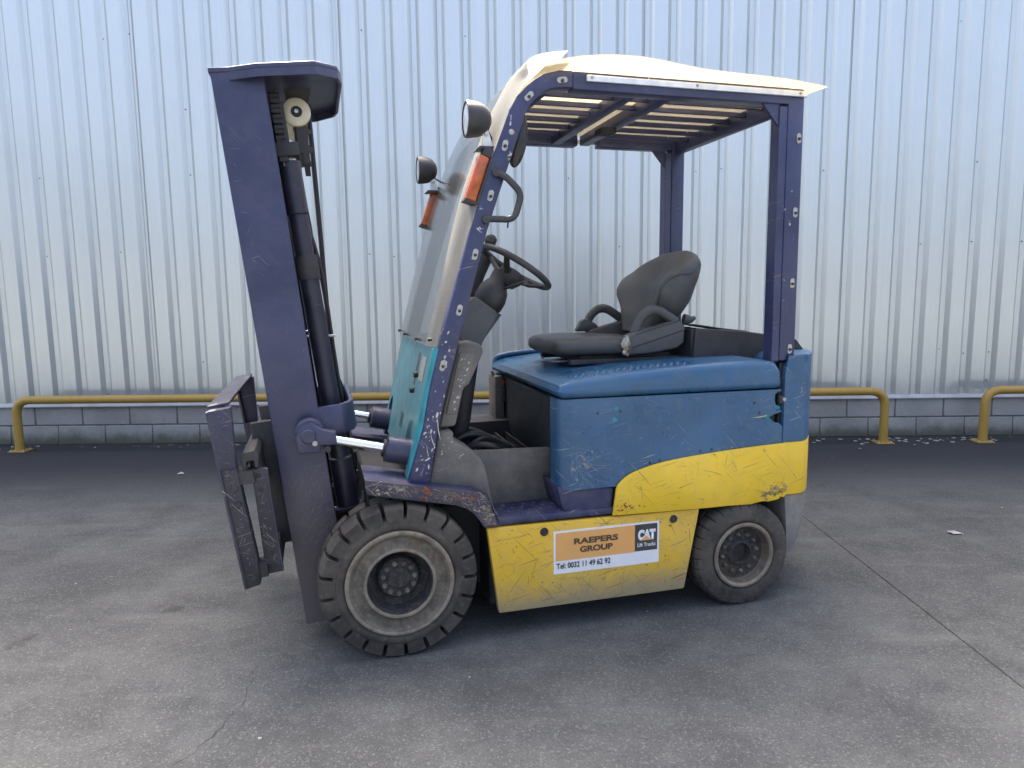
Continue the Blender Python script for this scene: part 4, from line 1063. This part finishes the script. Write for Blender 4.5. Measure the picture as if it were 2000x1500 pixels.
# ---- mast
for s in (0, 1):
    bm = bm_new()
    y0, y1 = yr(s, 0.250, 0.268); mbox(bm, 0, 0.176, y0, y1, 0.07, 2.148)
    y0, y1 = yr(s, 0.268, 0.335); mbox(bm, 0, 0.022, y0, y1, 0.07, 2.140); mbox(bm, 0.154, 0.176, y0, y1, 0.07, 2.140)
    part('mast_channel', bm, 'indigo', bevel=0.005)
    bm = bm_new()
    y0, y1 = yr(s, 0.345, 0.36); mbox(bm, 0.03, 0.15, y0, y1, 0.12, 2.10)
    y0, y1 = yr(s, 0.36, 0.42); mbox(bm, 0.03, 0.05, y0, y1, 0.12, 2.10); mbox(bm, 0.13, 0.15, y0, y1, 0.12, 2.10)
    part('inner_mast_channel', bm, 'indigo', bevel=0.004, seg=1)
    # lift cylinder
    yc = 0.395 if s == 0 else mir(0.395)
    P0 = Vector((-0.163, yc, 0.505)); P1 = Vector((-0.332, yc, 1.865)); dv = (P1 - P0).normalized()
    cyl = part('lift_cylinder', one(tube, [P0, P0 + dv * 0.20, P0 + dv * 0.205, P1 - dv * 0.20, P1 - dv * 0.195, P1], [0.046, 0.046, 0.038, 0.038, 0.043, 0.043], 24), 'indigo_dark')
    sub(cyl, 'cylinder_cap', one(tube, [P1, P1 + dv * 0.012, P1 + dv * 0.05, P1 + dv * 0.055], [0.030, 0.030, 0.022, 0.012], 18), 'steel')
    sub(cyl, 'rod', one(tube, [P1 + dv * 0.05, P1 + dv * 0.22], 0.018, 14), 'dark_dusty')
    q = P0 + dv * 0.97
    sub(cyl, 'pipe_clamp', one(tube, [q - dv * 0.045, q + dv * 0.045], 0.046, 20), 'dark_dusty')
    sub(cyl, 'base_hook', one(tube, smooth_curve([P0 + Vector((-0.06, 0.0, -0.02)), P0 + Vector((0.0, 0, -0.018)), P0 + Vector((0.055, 0, 0.005)), P0 + Vector((0.068, 0, 0.045))], 4), 0.014, 8), 'indigo')
    q = P0 + dv * 0.70
    sub(cyl, 'stay_rod', one(tube, [q + Vector((-0.06, 0, 0.0)), q + Vector((0.062, 0, 0.0))], 0.0055, 8), 'steel')
    sub(cyl, 'oil_pipe', one(tube, smooth_curve([P0 + dv * 0.15 + Vector((0.05, 0.02, 0)), P0 + dv * 0.55 + Vector((0.046, 0.02, 0)), P0 + dv * 0.95 + Vector((0.052, 0.015, 0)), P0 + dv * 1.2 + Vector((0.02, 0.01, 0))], 5), 0.0075, 8), 'hose')
    # chain and its anchor
    ych = 0.365 if s == 0 else mir(0.365)
    ch = part('lift_chain', one(tube, [mp(0.198, ych, 1.85), mp(0.198, ych, 2.09)], 0.007, 6), 'dark')
    for k in range(13):
        zc = 1.85 + k * 0.0185
        bm = bm_new()
        for j in range(4):
            yy = ych - 0.018 + j * 0.012; o_ = 0.004 if (j + k) % 2 else -0.004
            hexa_pts = []
            mbox(bm, 0.180, 0.217, yy - 0.0035, yy + 0.0035, zc + o_ - 0.010, zc + o_ + 0.0125)
        sub(ch, 'chain_link', bm, 'dark_dusty', bevel=0.003, seg=1)
    an = part('chain_anchor', one(mbox, 0.165, 0.258, ych - 0.03, ych + 0.045, 1.855, 1.905), 'dark_dusty', bevel=0.004)
    sub(an, 'anchor_bolt', one(tube, [mp(0.20, ych, 1.822), mp(0.20, ych, 1.855)], 0.011, 10), 'zinc')
    # cream nylon hose sheave under the top plate
    ysv = 0.43 if s == 0 else mir(0.43)
    sc_ = (-0.294, 0, 2.058)
    sh = part('hose_sheave', one(lathe, [(0.0005, ysv - 0.014), (0.020, ysv - 0.014), (0.022, ysv - 0.017), (0.046, ysv - 0.015), (0.0525, ysv - 0.010), (0.0535, ysv), (0.0525, ysv + 0.012), (0.046, ysv + 0.016), (0.0005, ysv + 0.016)], 32, sc_), 'nylon')
    sub(sh, 'bearing', one(lathe, [(0.009, ysv - 0.019), (0.020, ysv - 0.019), (0.021, ysv - 0.014)], 20, sc_), 'dark')
    sub(sh, 'axle_bolt', one(lathe, [(0.0004, ysv - 0.024), (0.008, ysv - 0.024), (0.009, ysv - 0.016)], 6, sc_), 'steel')
    sub(sh, 'hanger', one(prism, [(-0.335, 2.145), (-0.238, 2.155), (-0.255, 2.06), (-0.325, 2.06)], ysv + 0.017, ysv + 0.03), 'dark_dusty')
    sub(sh, 'hose_guide', one(prism, [(-0.300, 2.02), (-0.262, 2.02), (-0.252, 2.00), (-0.242, 2.0), (-0.242, 1.985), (-0.255, 1.98), (-0.253, 1.935), (-0.238, 1.935), (-0.238, 1.915), (-0.252, 1.912), (-0.250, 1.872), (-0.272, 1.872), (-0.276, 1.91), (-0.292, 1.905)], ysv + 0.01, ysv + 0.025), 'dark_dusty')
# top tie plate with a folded lip
TP = [(-0.005, 0.247), (0.06, 0.247), (0.16, 0.215), (0.355, 0.215), (0.435, 0.285), (0.450, 0.36), (0.450, mir(0.36)), (0.435, mir(0.285)), (0.355, mir(0.215)), (0.16, mir(0.215)), (0.06, mir(0.247)), (-0.005, mir(0.247))]
def mplate(bm, pts, z0, z1):
    a = [bm.verts.new(mp(u, y, z0)) for u, y in pts]; b = [bm.verts.new(mp(u, y, z1)) for u, y in pts]; n = len(pts)
    bm.faces.new(a[::-1]); bm.faces.new(b)
    for i in range(n): bm.faces.new((a[i], a[(i + 1) % n], b[(i + 1) % n], b[i]))
tp = part('mast_top_plate', one(mplate, TP, 2.132, 2.150), 'indigo', bevel=0.003, seg=1)
for a, b in list(zip(TP, TP[1:])):
    da = Vector((b[0] - a[0], b[1] - a[1], 0)); n_ = Vector((da.y, -da.x, 0)).normalized() * -0.010
    if a[0] < 0.01 and b[0] < 0.07: continue
    bm = bm_new(); mplate(bm, [a, b, (b[0] + n_.x, b[1] + n_.y), (a[0] + n_.x, a[1] + n_.y)], 2.105, 2.1325)
    sub(tp, 'folded_lip', bm, 'indigo')
# lower tie band wrapping behind the lift cylinders
TB = [(0.170, 0.252), (0.262, 0.252), (0.300, 0.300), (0.312, 0.36), (0.312, mir(0.36)), (0.300, mir(0.300)), (0.262, mir(0.252)), (0.170, mir(0.252)), (0.170, mir(0.270)), (0.255, mir(0.270)), (0.285, mir(0.312)), (0.294, mir(0.36)), (0.294, 0.36), (0.285, 0.312), (0.255, 0.270), (0.170, 0.270)]
part('mast_tie_band', one(mplate, TB, 0.800, 0.915), 'indigo', bevel=0.004, seg=1)
part('mast_bottom_tie', one(mbox, 0.02, 0.16, 0.268, mir(0.268), 0.09, 0.20), 'indigo', bevel=0.005)
part('mast_hose', one(tube, smooth_curve([(-0.250, 0.60, 2.10), (-0.244, 0.60, 2.016), (-0.228, 0.60, 1.692), (-0.199, 0.60, 1.112), (-0.165, 0.60, 0.96), (-0.14, 0.60, 0.80)], 5), 0.0105, 10), 'hose')
part('mast_hose', one(tube, smooth_curve([(-0.30, 0.47, 2.02), (-0.29, 0.47, 1.80), (-0.262, 0.455, 1.60), (-0.235, 0.45, 1.30), (-0.19, 0.46, 0.90)], 5), 0.009, 10), 'hose')
part('hose_clip', one(box, -0.222, -0.192, 0.585, 0.615, 1.10, 1.135), 'dark_dusty')
# ---- tilt cylinders
for s in (0, 1):
    yc = 0.205 if s == 0 else mir(0.205)
    a = Vector((-0.300, yc, 0.834)); b = Vector((-0.03, yc, 0.770)); dv = (b - a).normalized()
    t = part('tilt_cylinder', one(tube, [b + dv * 0.004, b + dv * 0.012, b + dv * 0.10, b + dv * 0.24], [0.030, 0.052, 0.052, 0.050], 28), 'indigo')
    sub(t, 'piston_rod', one(tube, [a + dv * 0.07, b + dv * 0.02], 0.0185, 24), 'chrome')
    sub(t, 'gland', one(tube, [b - dv * 0.002, b + dv * 0.006], 0.034, 24), 'dark')
    EYE = [(-0.345, 0.775), (-0.350, 0.835), (-0.340, 0.868), (-0.315, 0.888), (-0.288, 0.888), (-0.265, 0.870), (-0.245, 0.858), (-0.205, 0.850), (-0.203, 0.800), (-0.235, 0.798), (-0.262, 0.800), (-0.265, 0.772)]
    ev = sub(t, 'clevis', one(prism, EYE, yc - 0.030, yc + 0.030), 'indigo', bevel=0.008, seg=2)
    d = -1 if s == 0 else 1
    yo = yc + d * 0.030
    sub(t, 'pin_plate', one(lathe, [(0.0005, yo + d * 0.007), (0.024, yo + d * 0.007), (0.028, yo + d * 0.003), (0.028, yo)], 20, (-0.305, 0, 0.838)), 'indigo')
    sub(t, 'pin', one(lathe, [(0.0005, yo + d * 0.012), (0.009, yo + d * 0.011), (0.011, yo + d * 0.004)], 12, (-0.283, 0, 0.812)), 'zinc')
    sub(t, 'clamp_bolt', one(tube, [(-0.238, yc - 0.036, 0.787), (-0.238, yc + 0.036, 0.787)], 0.012, 10), 'dark_dusty')
    sub(t, 'boss', one(lathe, [(0.052, yo - d * 0.055), (0.052, yo - d * 0.020), (0.045, yo - d * 0.014), (0.0005, yo - d * 0.012)], 24, (-0.300, 0, 0.852)), 'indigo')
# ---- carriage (no forks fitted)
for s in (0, 1):
    y0, y1 = yr(s, 0.075, 0.125)
    cb = part('backrest_bracket', one(prism, [(-0.636, 0.966), (-0.558, 0.978), (-0.551, 0.760), (-0.609, 0.756)], y0, y1), 'grimy_upper', bevel=0.005)
    y0, y1 = yr(s, 0.080, 0.150)
    sub(cb, 'bracket_leg', one(prism, [(-0.607, 0.760), (-0.553, 0.764), (-0.520, 0.55), (-0.500, 0.42), (-0.494, 0.325), (-0.545, 0.312), (-0.565, 0.45), (-0.590, 0.64)], y0, y1), 'grimy', bevel=0.003)
    y2, y3 = yr(s, 0.072, 0.1)
    sub(cb, 'bracket_edge', one(prism, [(-0.640, 0.962), (-0.632, 0.964), (-0.604, 0.754), (-0.541, 0.314), (-0.549, 0.312), (-0.612, 0.754)], yr(s, 0.076, 0.15)[0], yr(s, 0.076, 0.15)[1]), 'indigo_battered')
    yb_, d = (y0, -1) if s == 0 else (y1, 1)
    for bx_, bz_ in ((-0.560, 0.690), (-0.553, 0.63), (-0.515, 0.355)):
        sub(cb, 'bolt', one(lathe, [(0.0004, yb_ + d * 0.008), (0.010, yb_ + d * 0.008), (0.012, yb_ + d * 0.001)], 8, (bx_, 0, bz_)), 'dark_dusty', smooth=False)
    y0, y1 = yr(s, 0.108, 0.140)
    ep = part('carriage_end_plate', one(prism, [(-0.505, 0.745), (-0.455, 0.745), (-0.418, 0.356), (-0.475, 0.350)], y0, y1), 'grimy', bevel=0.004)
    yb_ = y0 if s == 0 else y1
    for bx_, bz_ in ((-0.484, 0.722), (-0.477, 0.668), (-0.451, 0.430), (-0.446, 0.380)):
        sub(ep, 'bolt_hole', one(lathe, [(0.0004, yb_ + d * 0.0008), (0.0095, yb_ + d * 0.0012), (0.0100, yb_)], 14, (bx_, 0, bz_)), 'dark')
    sub(ep, 'worn_edge', one(prism, [(-0.4565, 0.742), (-0.452, 0.742), (-0.415, 0.356), (-0.4195, 0.356)], y0 - 0.001, y1 + 0.001), 'indigo_battered')
    y0, y1 = yr(s, 0.090, 0.16)
    sub(ep, 'spacer', one(prism, [(-0.56, 0.74), (-0.50, 0.745), (-0.495, 0.70), (-0.555, 0.695)], y0, y1), 'dark_dusty')
    sub(ep, 'lower_spacer', one(prism, [(-0.515, 0.40), (-0.47, 0.40), (-0.465, 0.35), (-0.508, 0.345)], y0, y1), 'dark_dusty')
    y0, y1 = yr(s, 0.345, 0.375)
    part('roller_bracket', one(mbox, -0.085, 0.03, y0, y1, 0.385, 0.88), 'dark_dusty', bevel=0.004)
part('backrest_tie_bar', one(prism, [(-0.640, 0.968), (-0.566, 0.980), (-0.567, 0.990), (-0.641, 0.978)], 0.125, mir(0.078)), 'grimy_upper', bevel=0.003)
part('carriage_top_bar', one(prism, [(-0.539, 0.762), (-0.539, 0.790), (-0.529, 0.809), (-0.492, 0.815), (-0.478, 0.797), (-0.480, 0.750), (-0.492, 0.750), (-0.495, 0.778), (-0.520, 0.775), (-0.522, 0.745)], 0.105, mir(0.105)), 'dark_dusty', bevel=0.004)
part('carriage_back_bar', one(prism, [(-0.515, 0.765), (-0.480, 0.765), (-0.468, 0.64), (-0.503, 0.64)], 0.16, mir(0.16)), 'dark_dusty', bevel=0.004)
part('carriage_bottom_bar', one(prism, [(-0.470, 0.435), (-0.430, 0.435), (-0.420, 0.352), (-0.468, 0.348)], 0.16, mir(0.16)), 'dark_dusty', bevel=0.004)

# ---- dealer sticker on the near lower panel
def text_mesh(name, body, x, z, h, mat, parent, width=None, bold=0.0, y=0.0488):
    cu = bpy.data.curves.new(name, 'FONT'); cu.body = body; cu.size = 1.0; cu.offset = bold; cu.extrude = 0.0
    t = bpy.data.objects.new(name + '_tmp', cu); COL.objects.link(t)
    dg = bpy.context.evaluated_depsgraph_get(); dg.update()
    me = bpy.data.meshes.new_from_object(t.evaluated_get(dg)); bpy.data.objects.remove(t); bpy.data.curves.remove(cu)
    xs = [v.co.x for v in me.vertices]; ys = [v.co.y for v in me.vertices]
    x0, x1, y0, y1 = min(xs), max(xs), min(ys), max(ys)
    sz = h / (y1 - y0); sx = (width / (x1 - x0)) if width else sz
    for v in me.vertices:
        v.co = Vector((x + (v.co.x - x0) * sx, y, z + (v.co.y - y0) * sz))
    me.materials.append(M[mat]); me.name = name
    o = bpy.data.objects.new(name, me); COL.objects.link(o); o.parent = parent
    return o
SX0, SX1, SZ0, SZ1 = 0.6125, 1.0758, 0.2385, 0.4165
def plate(bm, x0, x1, z0, z1, y): box(bm, x0, x1, y, y + 0.0011, z0, z1)
st = part('dealer_sticker', one(plate, SX0, SX1, SZ0, SZ1, 0.0506), 'sticker_white', smooth=False)
oz0 = SZ0 + 0.054
sub(st, 'orange_field', one(plate, SX0 + 0.0085, 0.9655, oz0, SZ1 - 0.0085, 0.0500), 'sticker_orange', smooth=False)
sub(st, 'black_field', one(plate, 0.9660, SX1 - 0.0085, oz0 + 0.002, SZ1 - 0.0085, 0.0500), 'sticker_black', smooth=False)
text_mesh('lettering', 'RAEPERS', 0.6985, 0.3545, 0.0255, 'print_brown', st, 0.192, 0.045)
text_mesh('lettering', 'GROUP', 0.7240, 0.3190, 0.0255, 'print_brown', st, 0.143, 0.045)
text_mesh('lettering', 'Tel: 0032 11 49 62 92', 0.6240, 0.2590, 0.0245, 'print_black', st, 0.233, 0.022)
text_mesh('lettering', 'CAT', 0.9790, 0.3400, 0.0455, 'print_white', st, 0.080, 0.075)
text_mesh('lettering', 'Lift Trucks', 0.9775, 0.3130, 0.0165, 'print_white', st, 0.081, 0.020)
bm = bm_new(); prism(bm, [(0.9905, 0.3395), (1.0395, 0.3395), (1.0160, 0.3590)], 0.0479, 0.0487)
sub(st, 'orange_triangle', bm, 'sticker_orange', smooth=False)

# ------------------------------------------------------------------ wear: scratches, gouges, splashes
M['scratch_pale'] = plain('pale_scratch', (0.20, 0.215, 0.22), 0.7, 0, 0.3, 40, bump=0)
M['scratch_tan'] = plain('tan_scrape', (0.25, 0.205, 0.16), 0.8, 0, 0.35, 40, bump=0)
M['scratch_dark'] = plain('dark_scratch', (0.26, 0.17, 0.045), 0.8, 0, 0.4, 40, bump=0)
M['scratch_grime'] = plain('grime_streak', (0.36, 0.27, 0.09), 0.85, 0, 0.3, 40, bump=0)
M['rust'] = plain('rust_red', (0.27, 0.075, 0.03), 0.85, 0, 0.35, 60, bump=0)
M['splash'] = plain('pale_splash', (0.52, 0.49, 0.43), 0.8, 0, 0.15, 60, bump=0)
def inside(p, poly):
    x, z = p; c = False
    for (x0, z0), (x1, z1) in zip(poly, poly[1:] + poly[:1]):
        if (z0 > z) != (z1 > z) and x < (x1 - x0) * (z - z0) / (z1 - z0) + x0: c = not c
    return c
def stroke(bm, x, z, ang, length, width, y, rnd, poly=None):
    n = max(3, int(length / 0.012)); bend = rnd.gauss(0, 0.25); L = []
    a = ang; px, pz = x, z
    for i in range(n + 1):
        if poly and not inside((px, pz), poly): break
        L.append((px, pz, a)); px += math.cos(a) * length / n; pz += math.sin(a) * length / n
        a += bend / n + rnd.gauss(0, 0.09)
    if len(L) < 3: return
    top, bot = [], []
    for i, (qx, qz, qa) in enumerate(L):
        t = i / (len(L) - 1); w = width * (0.15 + 0.85 * math.sin(math.pi * min(1, max(0, t * 0.9 + 0.05))) * rnd.uniform(0.5, 1.0))
        top.append(bm.verts.new((qx - math.sin(qa) * w, y, qz + math.cos(qa) * w))); bot.append(bm.verts.new((qx + math.sin(qa) * w, y, qz - math.cos(qa) * w)))
    for i in range(len(L) - 1): bm.faces.new((bot[i], bot[i + 1], top[i + 1], top[i]))
def border(p, poly):
    best = 9
    for (x0, z0), (x1, z1) in zip(poly, poly[1:] + poly[:1]):
        dx, dz = x1 - x0, z1 - z0; l2 = dx * dx + dz * dz
        t = max(0, min(1, ((p[0] - x0) * dx + (p[1] - z0) * dz) / l2)) if l2 else 0
        best = min(best, math.hypot(p[0] - x0 - t * dx, p[1] - z0 - t * dz))
    return best
def scuffs(parent, name, poly, y, n, mat, seed, lens=(0.015, 0.12), wid=(0.0003, 0.0011), angs=None, focus=None):
    rnd = random.Random(seed); bm = bm_new(); k = 0; tries = 0
    xs = [p[0] for p in poly]; zs = [p[1] for p in poly]
    while k < n and tries < n * 30:
        tries += 1
        x, z = rnd.uniform(min(xs), max(xs)), rnd.uniform(min(zs), max(zs))
        if not inside((x, z), poly): continue
        if focus:
            d = min(math.hypot((x - fx) / rx, (z - fz) / rz) for fx, fz, rx, rz in focus)
            if rnd.random() > math.exp(-d * d) + 0.10: continue
        elif rnd.random() > math.exp(-(border((x, z), poly) / 0.035) ** 2) + 0.22: continue
        a = rnd.choice(angs) + rnd.gauss(0, 0.22) if angs else rnd.gauss(0.2, 0.9)
        ln = lens[0] + (lens[1] - lens[0]) * rnd.random() ** 3.5
        stroke(bm, x, z, a, ln, rnd.uniform(*wid), y, rnd, poly); k += 1
    return tag(sub(parent, name, bm, mat, smooth=False, normals=False), kind='stuff')
def flecks(parent, name, poly, y, n, mat, seed, size=(0.001, 0.005), slant=1.2, stretch=2.2, focus=None):
    rnd = random.Random(seed); bm = bm_new(); k = 0
    xs = [p[0] for p in poly]; zs = [p[1] for p in poly]; tries = 0
    while k < n and tries < n * 60:
        tries += 1
        x, z = rnd.uniform(min(xs), max(xs)), rnd.uniform(min(zs), max(zs))
        if not inside((x, z), poly): continue
        if focus:
            d = min(math.hypot((x - fx) / rx, (z - fz) / rz) for fx, fz, rx, rz in focus)
            if rnd.random() > math.exp(-d * d): continue
        r = size[0] + (size[1] - size[0]) * rnd.random() ** 2.5; m = rnd.randint(6, 9); a0 = slant + rnd.gauss(0, 0.3); st_ = rnd.uniform(1, stretch)
        vs_ = []
        for j in range(m):
            t = 6.283 * j / m; q = r * rnd.uniform(0.55, 1.1); u, v = q * st_ * math.cos(t), q * math.sin(t)
            vs_.append(bm.verts.new((x + u * math.cos(a0) - v * math.sin(a0), y, z + u * math.sin(a0) + v * math.cos(a0))))
        bm.faces.new(vs_); k += 1
    return tag(sub(parent, name, bm, mat, smooth=False, normals=False), kind='stuff')
def first(name):
    return next(o for o in FL.children if o.name == name)
SPN = [(0.665, 0.940), (1.635, 0.936), (1.60, 0.90), (1.60, 0.85), (1.49, 0.83), (1.60, 0.79), (1.65, 0.76), (1.660, 0.708)] + FL_TOP[::-1] + [(0.80, 0.585), (0.665, 0.585)]
hp = first('hood_side_panel')
scuffs(hp, 'scratches', SPN, 0.0515, 150, 'scratch_pale', 1, (0.008, 0.09), (0.0003, 0.0009))
scuffs(hp, 'scratches', SPN, 0.0514, 70, 'scratch_pale', 2, (0.02, 0.10), (0.0005, 0.0014), None, [(0.74, 0.64, 0.10, 0.09), (1.60, 0.74, 0.08, 0.05)])
scuffs(hp, 'drips', [(0.68, 0.585), (0.88, 0.585), (0.86, 0.70), (0.72, 0.78), (0.68, 0.74)], 0.0513, 26, 'scratch_pale', 3, (0.03, 0.16), (0.0005, 0.0013), [-1.57])
flecks(hp, 'chips', SPN, 0.0512, 70, 'scratch_pale', 4, (0.0008, 0.004), 0.4, 3.0)
flecks(hp, 'scuff_patch', [(0.69, 0.60), (0.80, 0.60), (0.80, 0.75), (0.69, 0.75)], 0.0511, 14, 'scratch_pale', 5, (0.002, 0.009), -0.8, 2.6, [(0.735, 0.68, 0.04, 0.05)])
fp = first('flank_panel')
FLS = [(x, z - 0.006) for x, z in FL_TOP] + [(1.68, 0.60), (1.675, 0.49), (1.59, 0.465), (1.26, 0.462), (0.872, 0.470)]
scuffs(fp, 'scratches', FLS, 0.0375, 110, 'scratch_dark', 6, (0.006, 0.08), (0.0002, 0.0007))
scuffs(fp, 'grime_streaks', FLS, 0.0374, 40, 'scratch_grime', 7, (0.02, 0.12), (0.0006, 0.0018), None, [(1.60, 0.50, 0.10, 0.05), (1.0, 0.60, 0.1, 0.05)])
flecks(fp, 'red_chips', FLS, 0.0373, 80, 'rust', 8, (0.0012, 0.0055), 0.1, 2.6, [(0.915, 0.488, 0.045, 0.016)])
flecks(fp, 'chips', FLS, 0.0373, 60, 'scratch_dark', 9, (0.0006, 0.003), 0.3, 2.5)
flecks(fp, 'mud_patch', FLS, 0.0372, 60, 'scratch_grime', 10, (0.002, 0.010), 0.2, 2.5, [(1.63, 0.485, 0.06, 0.025)])
lp = first('lower_side_panel')
LPS = [(0.352, 0.450), (1.255, 0.442), (1.194, 0.112), (0.391, 0.112)]
scuffs(lp, 'scratches', LPS, 0.0515, 140, 'scratch_dark', 11, (0.006, 0.08), (0.0002, 0.0007))
scuffs(lp, 'scratches', LPS, 0.0514, 90, 'scratch_grime', 12, (0.02, 0.16), (0.0006, 0.0022), [0.06, -1.45])
scuffs(lp, 'scratches', LPS, 0.0513, 45, 'scratch_grime', 13, (0.03, 0.14), (0.0006, 0.0020), [0.9, 1.2], [(0.85, 0.19, 0.12, 0.06), (0.70, 0.19, 0.15, 0.05)])
flecks(lp, 'chips', LPS, 0.0513, 90, 'scratch_dark', 14, (0.0008, 0.004), 0.3, 2.5)
ff = first('front_fender')
FE = [(-0.108, 0.690), (0.297, 0.612), (0.330, 0.595), (0.348, 0.570), (0.360, 0.528), (0.380, 0.473), (0.330, 0.473), (0.308, 0.505), (0.286, 0.534), (0.217, 0.571), (-0.095, 0.637)]
scuffs(ff, 'scrapes', FE, 0.0295, 230, 'scratch_tan', 15, (0.006, 0.07), (0.0004, 0.0016), [-0.2, 0.9, -1.1], [(0.34, 0.53, 0.05, 0.07), (0.0, 0.66, 0.12, 0.04), (0.2, 0.60, 0.1, 0.04)])
flecks(ff, 'rust_chips', FE, 0.0293, 40, 'rust', 16, (0.001, 0.006), -0.2, 3.0, [(0.11, 0.62, 0.03, 0.02), (0.25, 0.60, 0.06, 0.015), (0.33, 0.585, 0.03, 0.015)])
flecks(ff, 'bare_patches', FE, 0.0292, 60, 'scratch_tan', 17, (0.001, 0.007), -0.2, 2.4, [(0.335, 0.52, 0.04, 0.05), (-0.03, 0.655, 0.05, 0.02)])
mc = first('mast_channel')
MC = [(mx(0.10) + 0.004, 0.10), (mx(0.10) + 0.17, 0.12), (mx(2.0) + 0.17, 2.02), (mx(2.0) + 0.004, 2.0)]
scuffs(mc, 'scratches', MC, 0.2494, 46, 'scratch_pale', 18, (0.004, 0.05), (0.0003, 0.0007))
MCL = [(mx(0.20) + 0.004, 0.20), (mx(0.20) + 0.17, 0.22), (mx(0.72) + 0.17, 0.74), (mx(0.72) + 0.004, 0.72)]
scuffs(mc, 'grime_streaks', MCL, 0.2493, 210, 'scratch_tan', 19, (0.01, 0.06), (0.0002, 0.0007), [0.75, 0.95, 1.15], [(-0.30, 0.50, 0.09, 0.14)])
pl = first('front_pillar')
PLS = [(0.060, 0.67), (0.20, 1.20), (0.30, 1.57), (0.358, 1.57), (0.242, 1.18), (0.190, 1.0), (0.125, 0.67)]
flecks(pl, 'splashes', PLS, 0.0594, 60, 'splash', 20, (0.001, 0.005), 1.15, 3.2, [(0.14, 0.86, 0.05, 0.13), (0.20, 1.12, 0.03, 0.08)])
bm = bm_new(); rnd = random.Random(31)
for (x, z, ln, w) in ((0.160, 0.905, 0.09, 0.0022), (0.135, 0.845, 0.06, 0.0018), (0.118, 0.80, 0.05, 0.0012)): stroke(bm, x, z, -1.5, ln, w, 0.0592, rnd)
for (x, z, r) in ((0.160, 0.912, 0.009), (0.136, 0.852, 0.007)):
    bm.faces.new([bm.verts.new((x + r * 0.55 * math.cos(t * 0.785) + 0.3 * r * math.sin(t * 0.785), 0.0593, z + r * 1.25 * math.sin(t * 0.785))) for t in range(8)])
tag(sub(pl, 'drips', bm, 'splash', smooth=False, normals=False), kind='stuff')
dcv = first('dash_side_cover')
flecks(dcv, 'splashes', [(0.215, 0.91), (0.265, 1.13), (0.31, 1.13), (0.318, 1.116), (0.27, 1.003), (0.245, 0.91)], 0.1215, 26, 'splash', 21, (0.0008, 0.0035), 0.9, 3.0)
kp = first('kick_panel')
flecks(kp, 'splashes', [(0.16, 0.72), (0.19, 0.82), (0.225, 0.82), (0.30, 0.74), (0.34, 0.66), (0.30, 0.63)], 0.0975, 26, 'splash', 22, (0.0008, 0.003), 0.8, 2.6, [(0.20, 0.78, 0.07, 0.06)])
cwp = first('counterweight_band')
cwu = first('counterweight_upper')
scuffs(cwu, 'scratches', [(1.665, 0.72), (1.728, 0.72), (1.728, 1.0), (1.665, 1.0)], 0.0465, 46, 'scratch_pale', 23, (0.006, 0.05), (0.0004, 0.0012), [1.5, 1.3, 0.2])
scuffs(hp, 'scratches', [(0.70, 0.955), (1.60, 0.952), (1.60, 0.985), (0.72, 0.975)], 0.0394, 40, 'scratch_pale', 24, (0.004, 0.03), (0.0003, 0.0010))
rp = first('rear_pillar')
scuffs(rp, 'scratches', [(1.64, 1.08), (1.70, 1.08), (1.70, 2.0), (1.64, 2.0)], 0.0594, 26, 'scratch_pale', 25, (0.004, 0.03), (0.0003, 0.0008))
bb = first('backrest_bracket')
scuffs(bb, 'scratches', [(-0.60, 0.75), (-0.56, 0.75), (-0.505, 0.36), (-0.54, 0.34)], 0.0794, 40, 'scratch_tan', 26, (0.006, 0.05), (0.0004, 0.0012))
scuffs(bb, 'scratches', [(-0.628, 0.955), (-0.565, 0.965), (-0.558, 0.77), (-0.602, 0.766)], 0.0744, 22, 'scratch_tan', 27, (0.004, 0.03), (0.0003, 0.0008))
ce = first('carriage_end_plate')
scuffs(ce, 'scratches', [(-0.50, 0.735), (-0.46, 0.735), (-0.425, 0.365), (-0.468, 0.36)], 0.1074, 40, 'scratch_tan', 28, (0.006, 0.05), (0.0004, 0.0012))
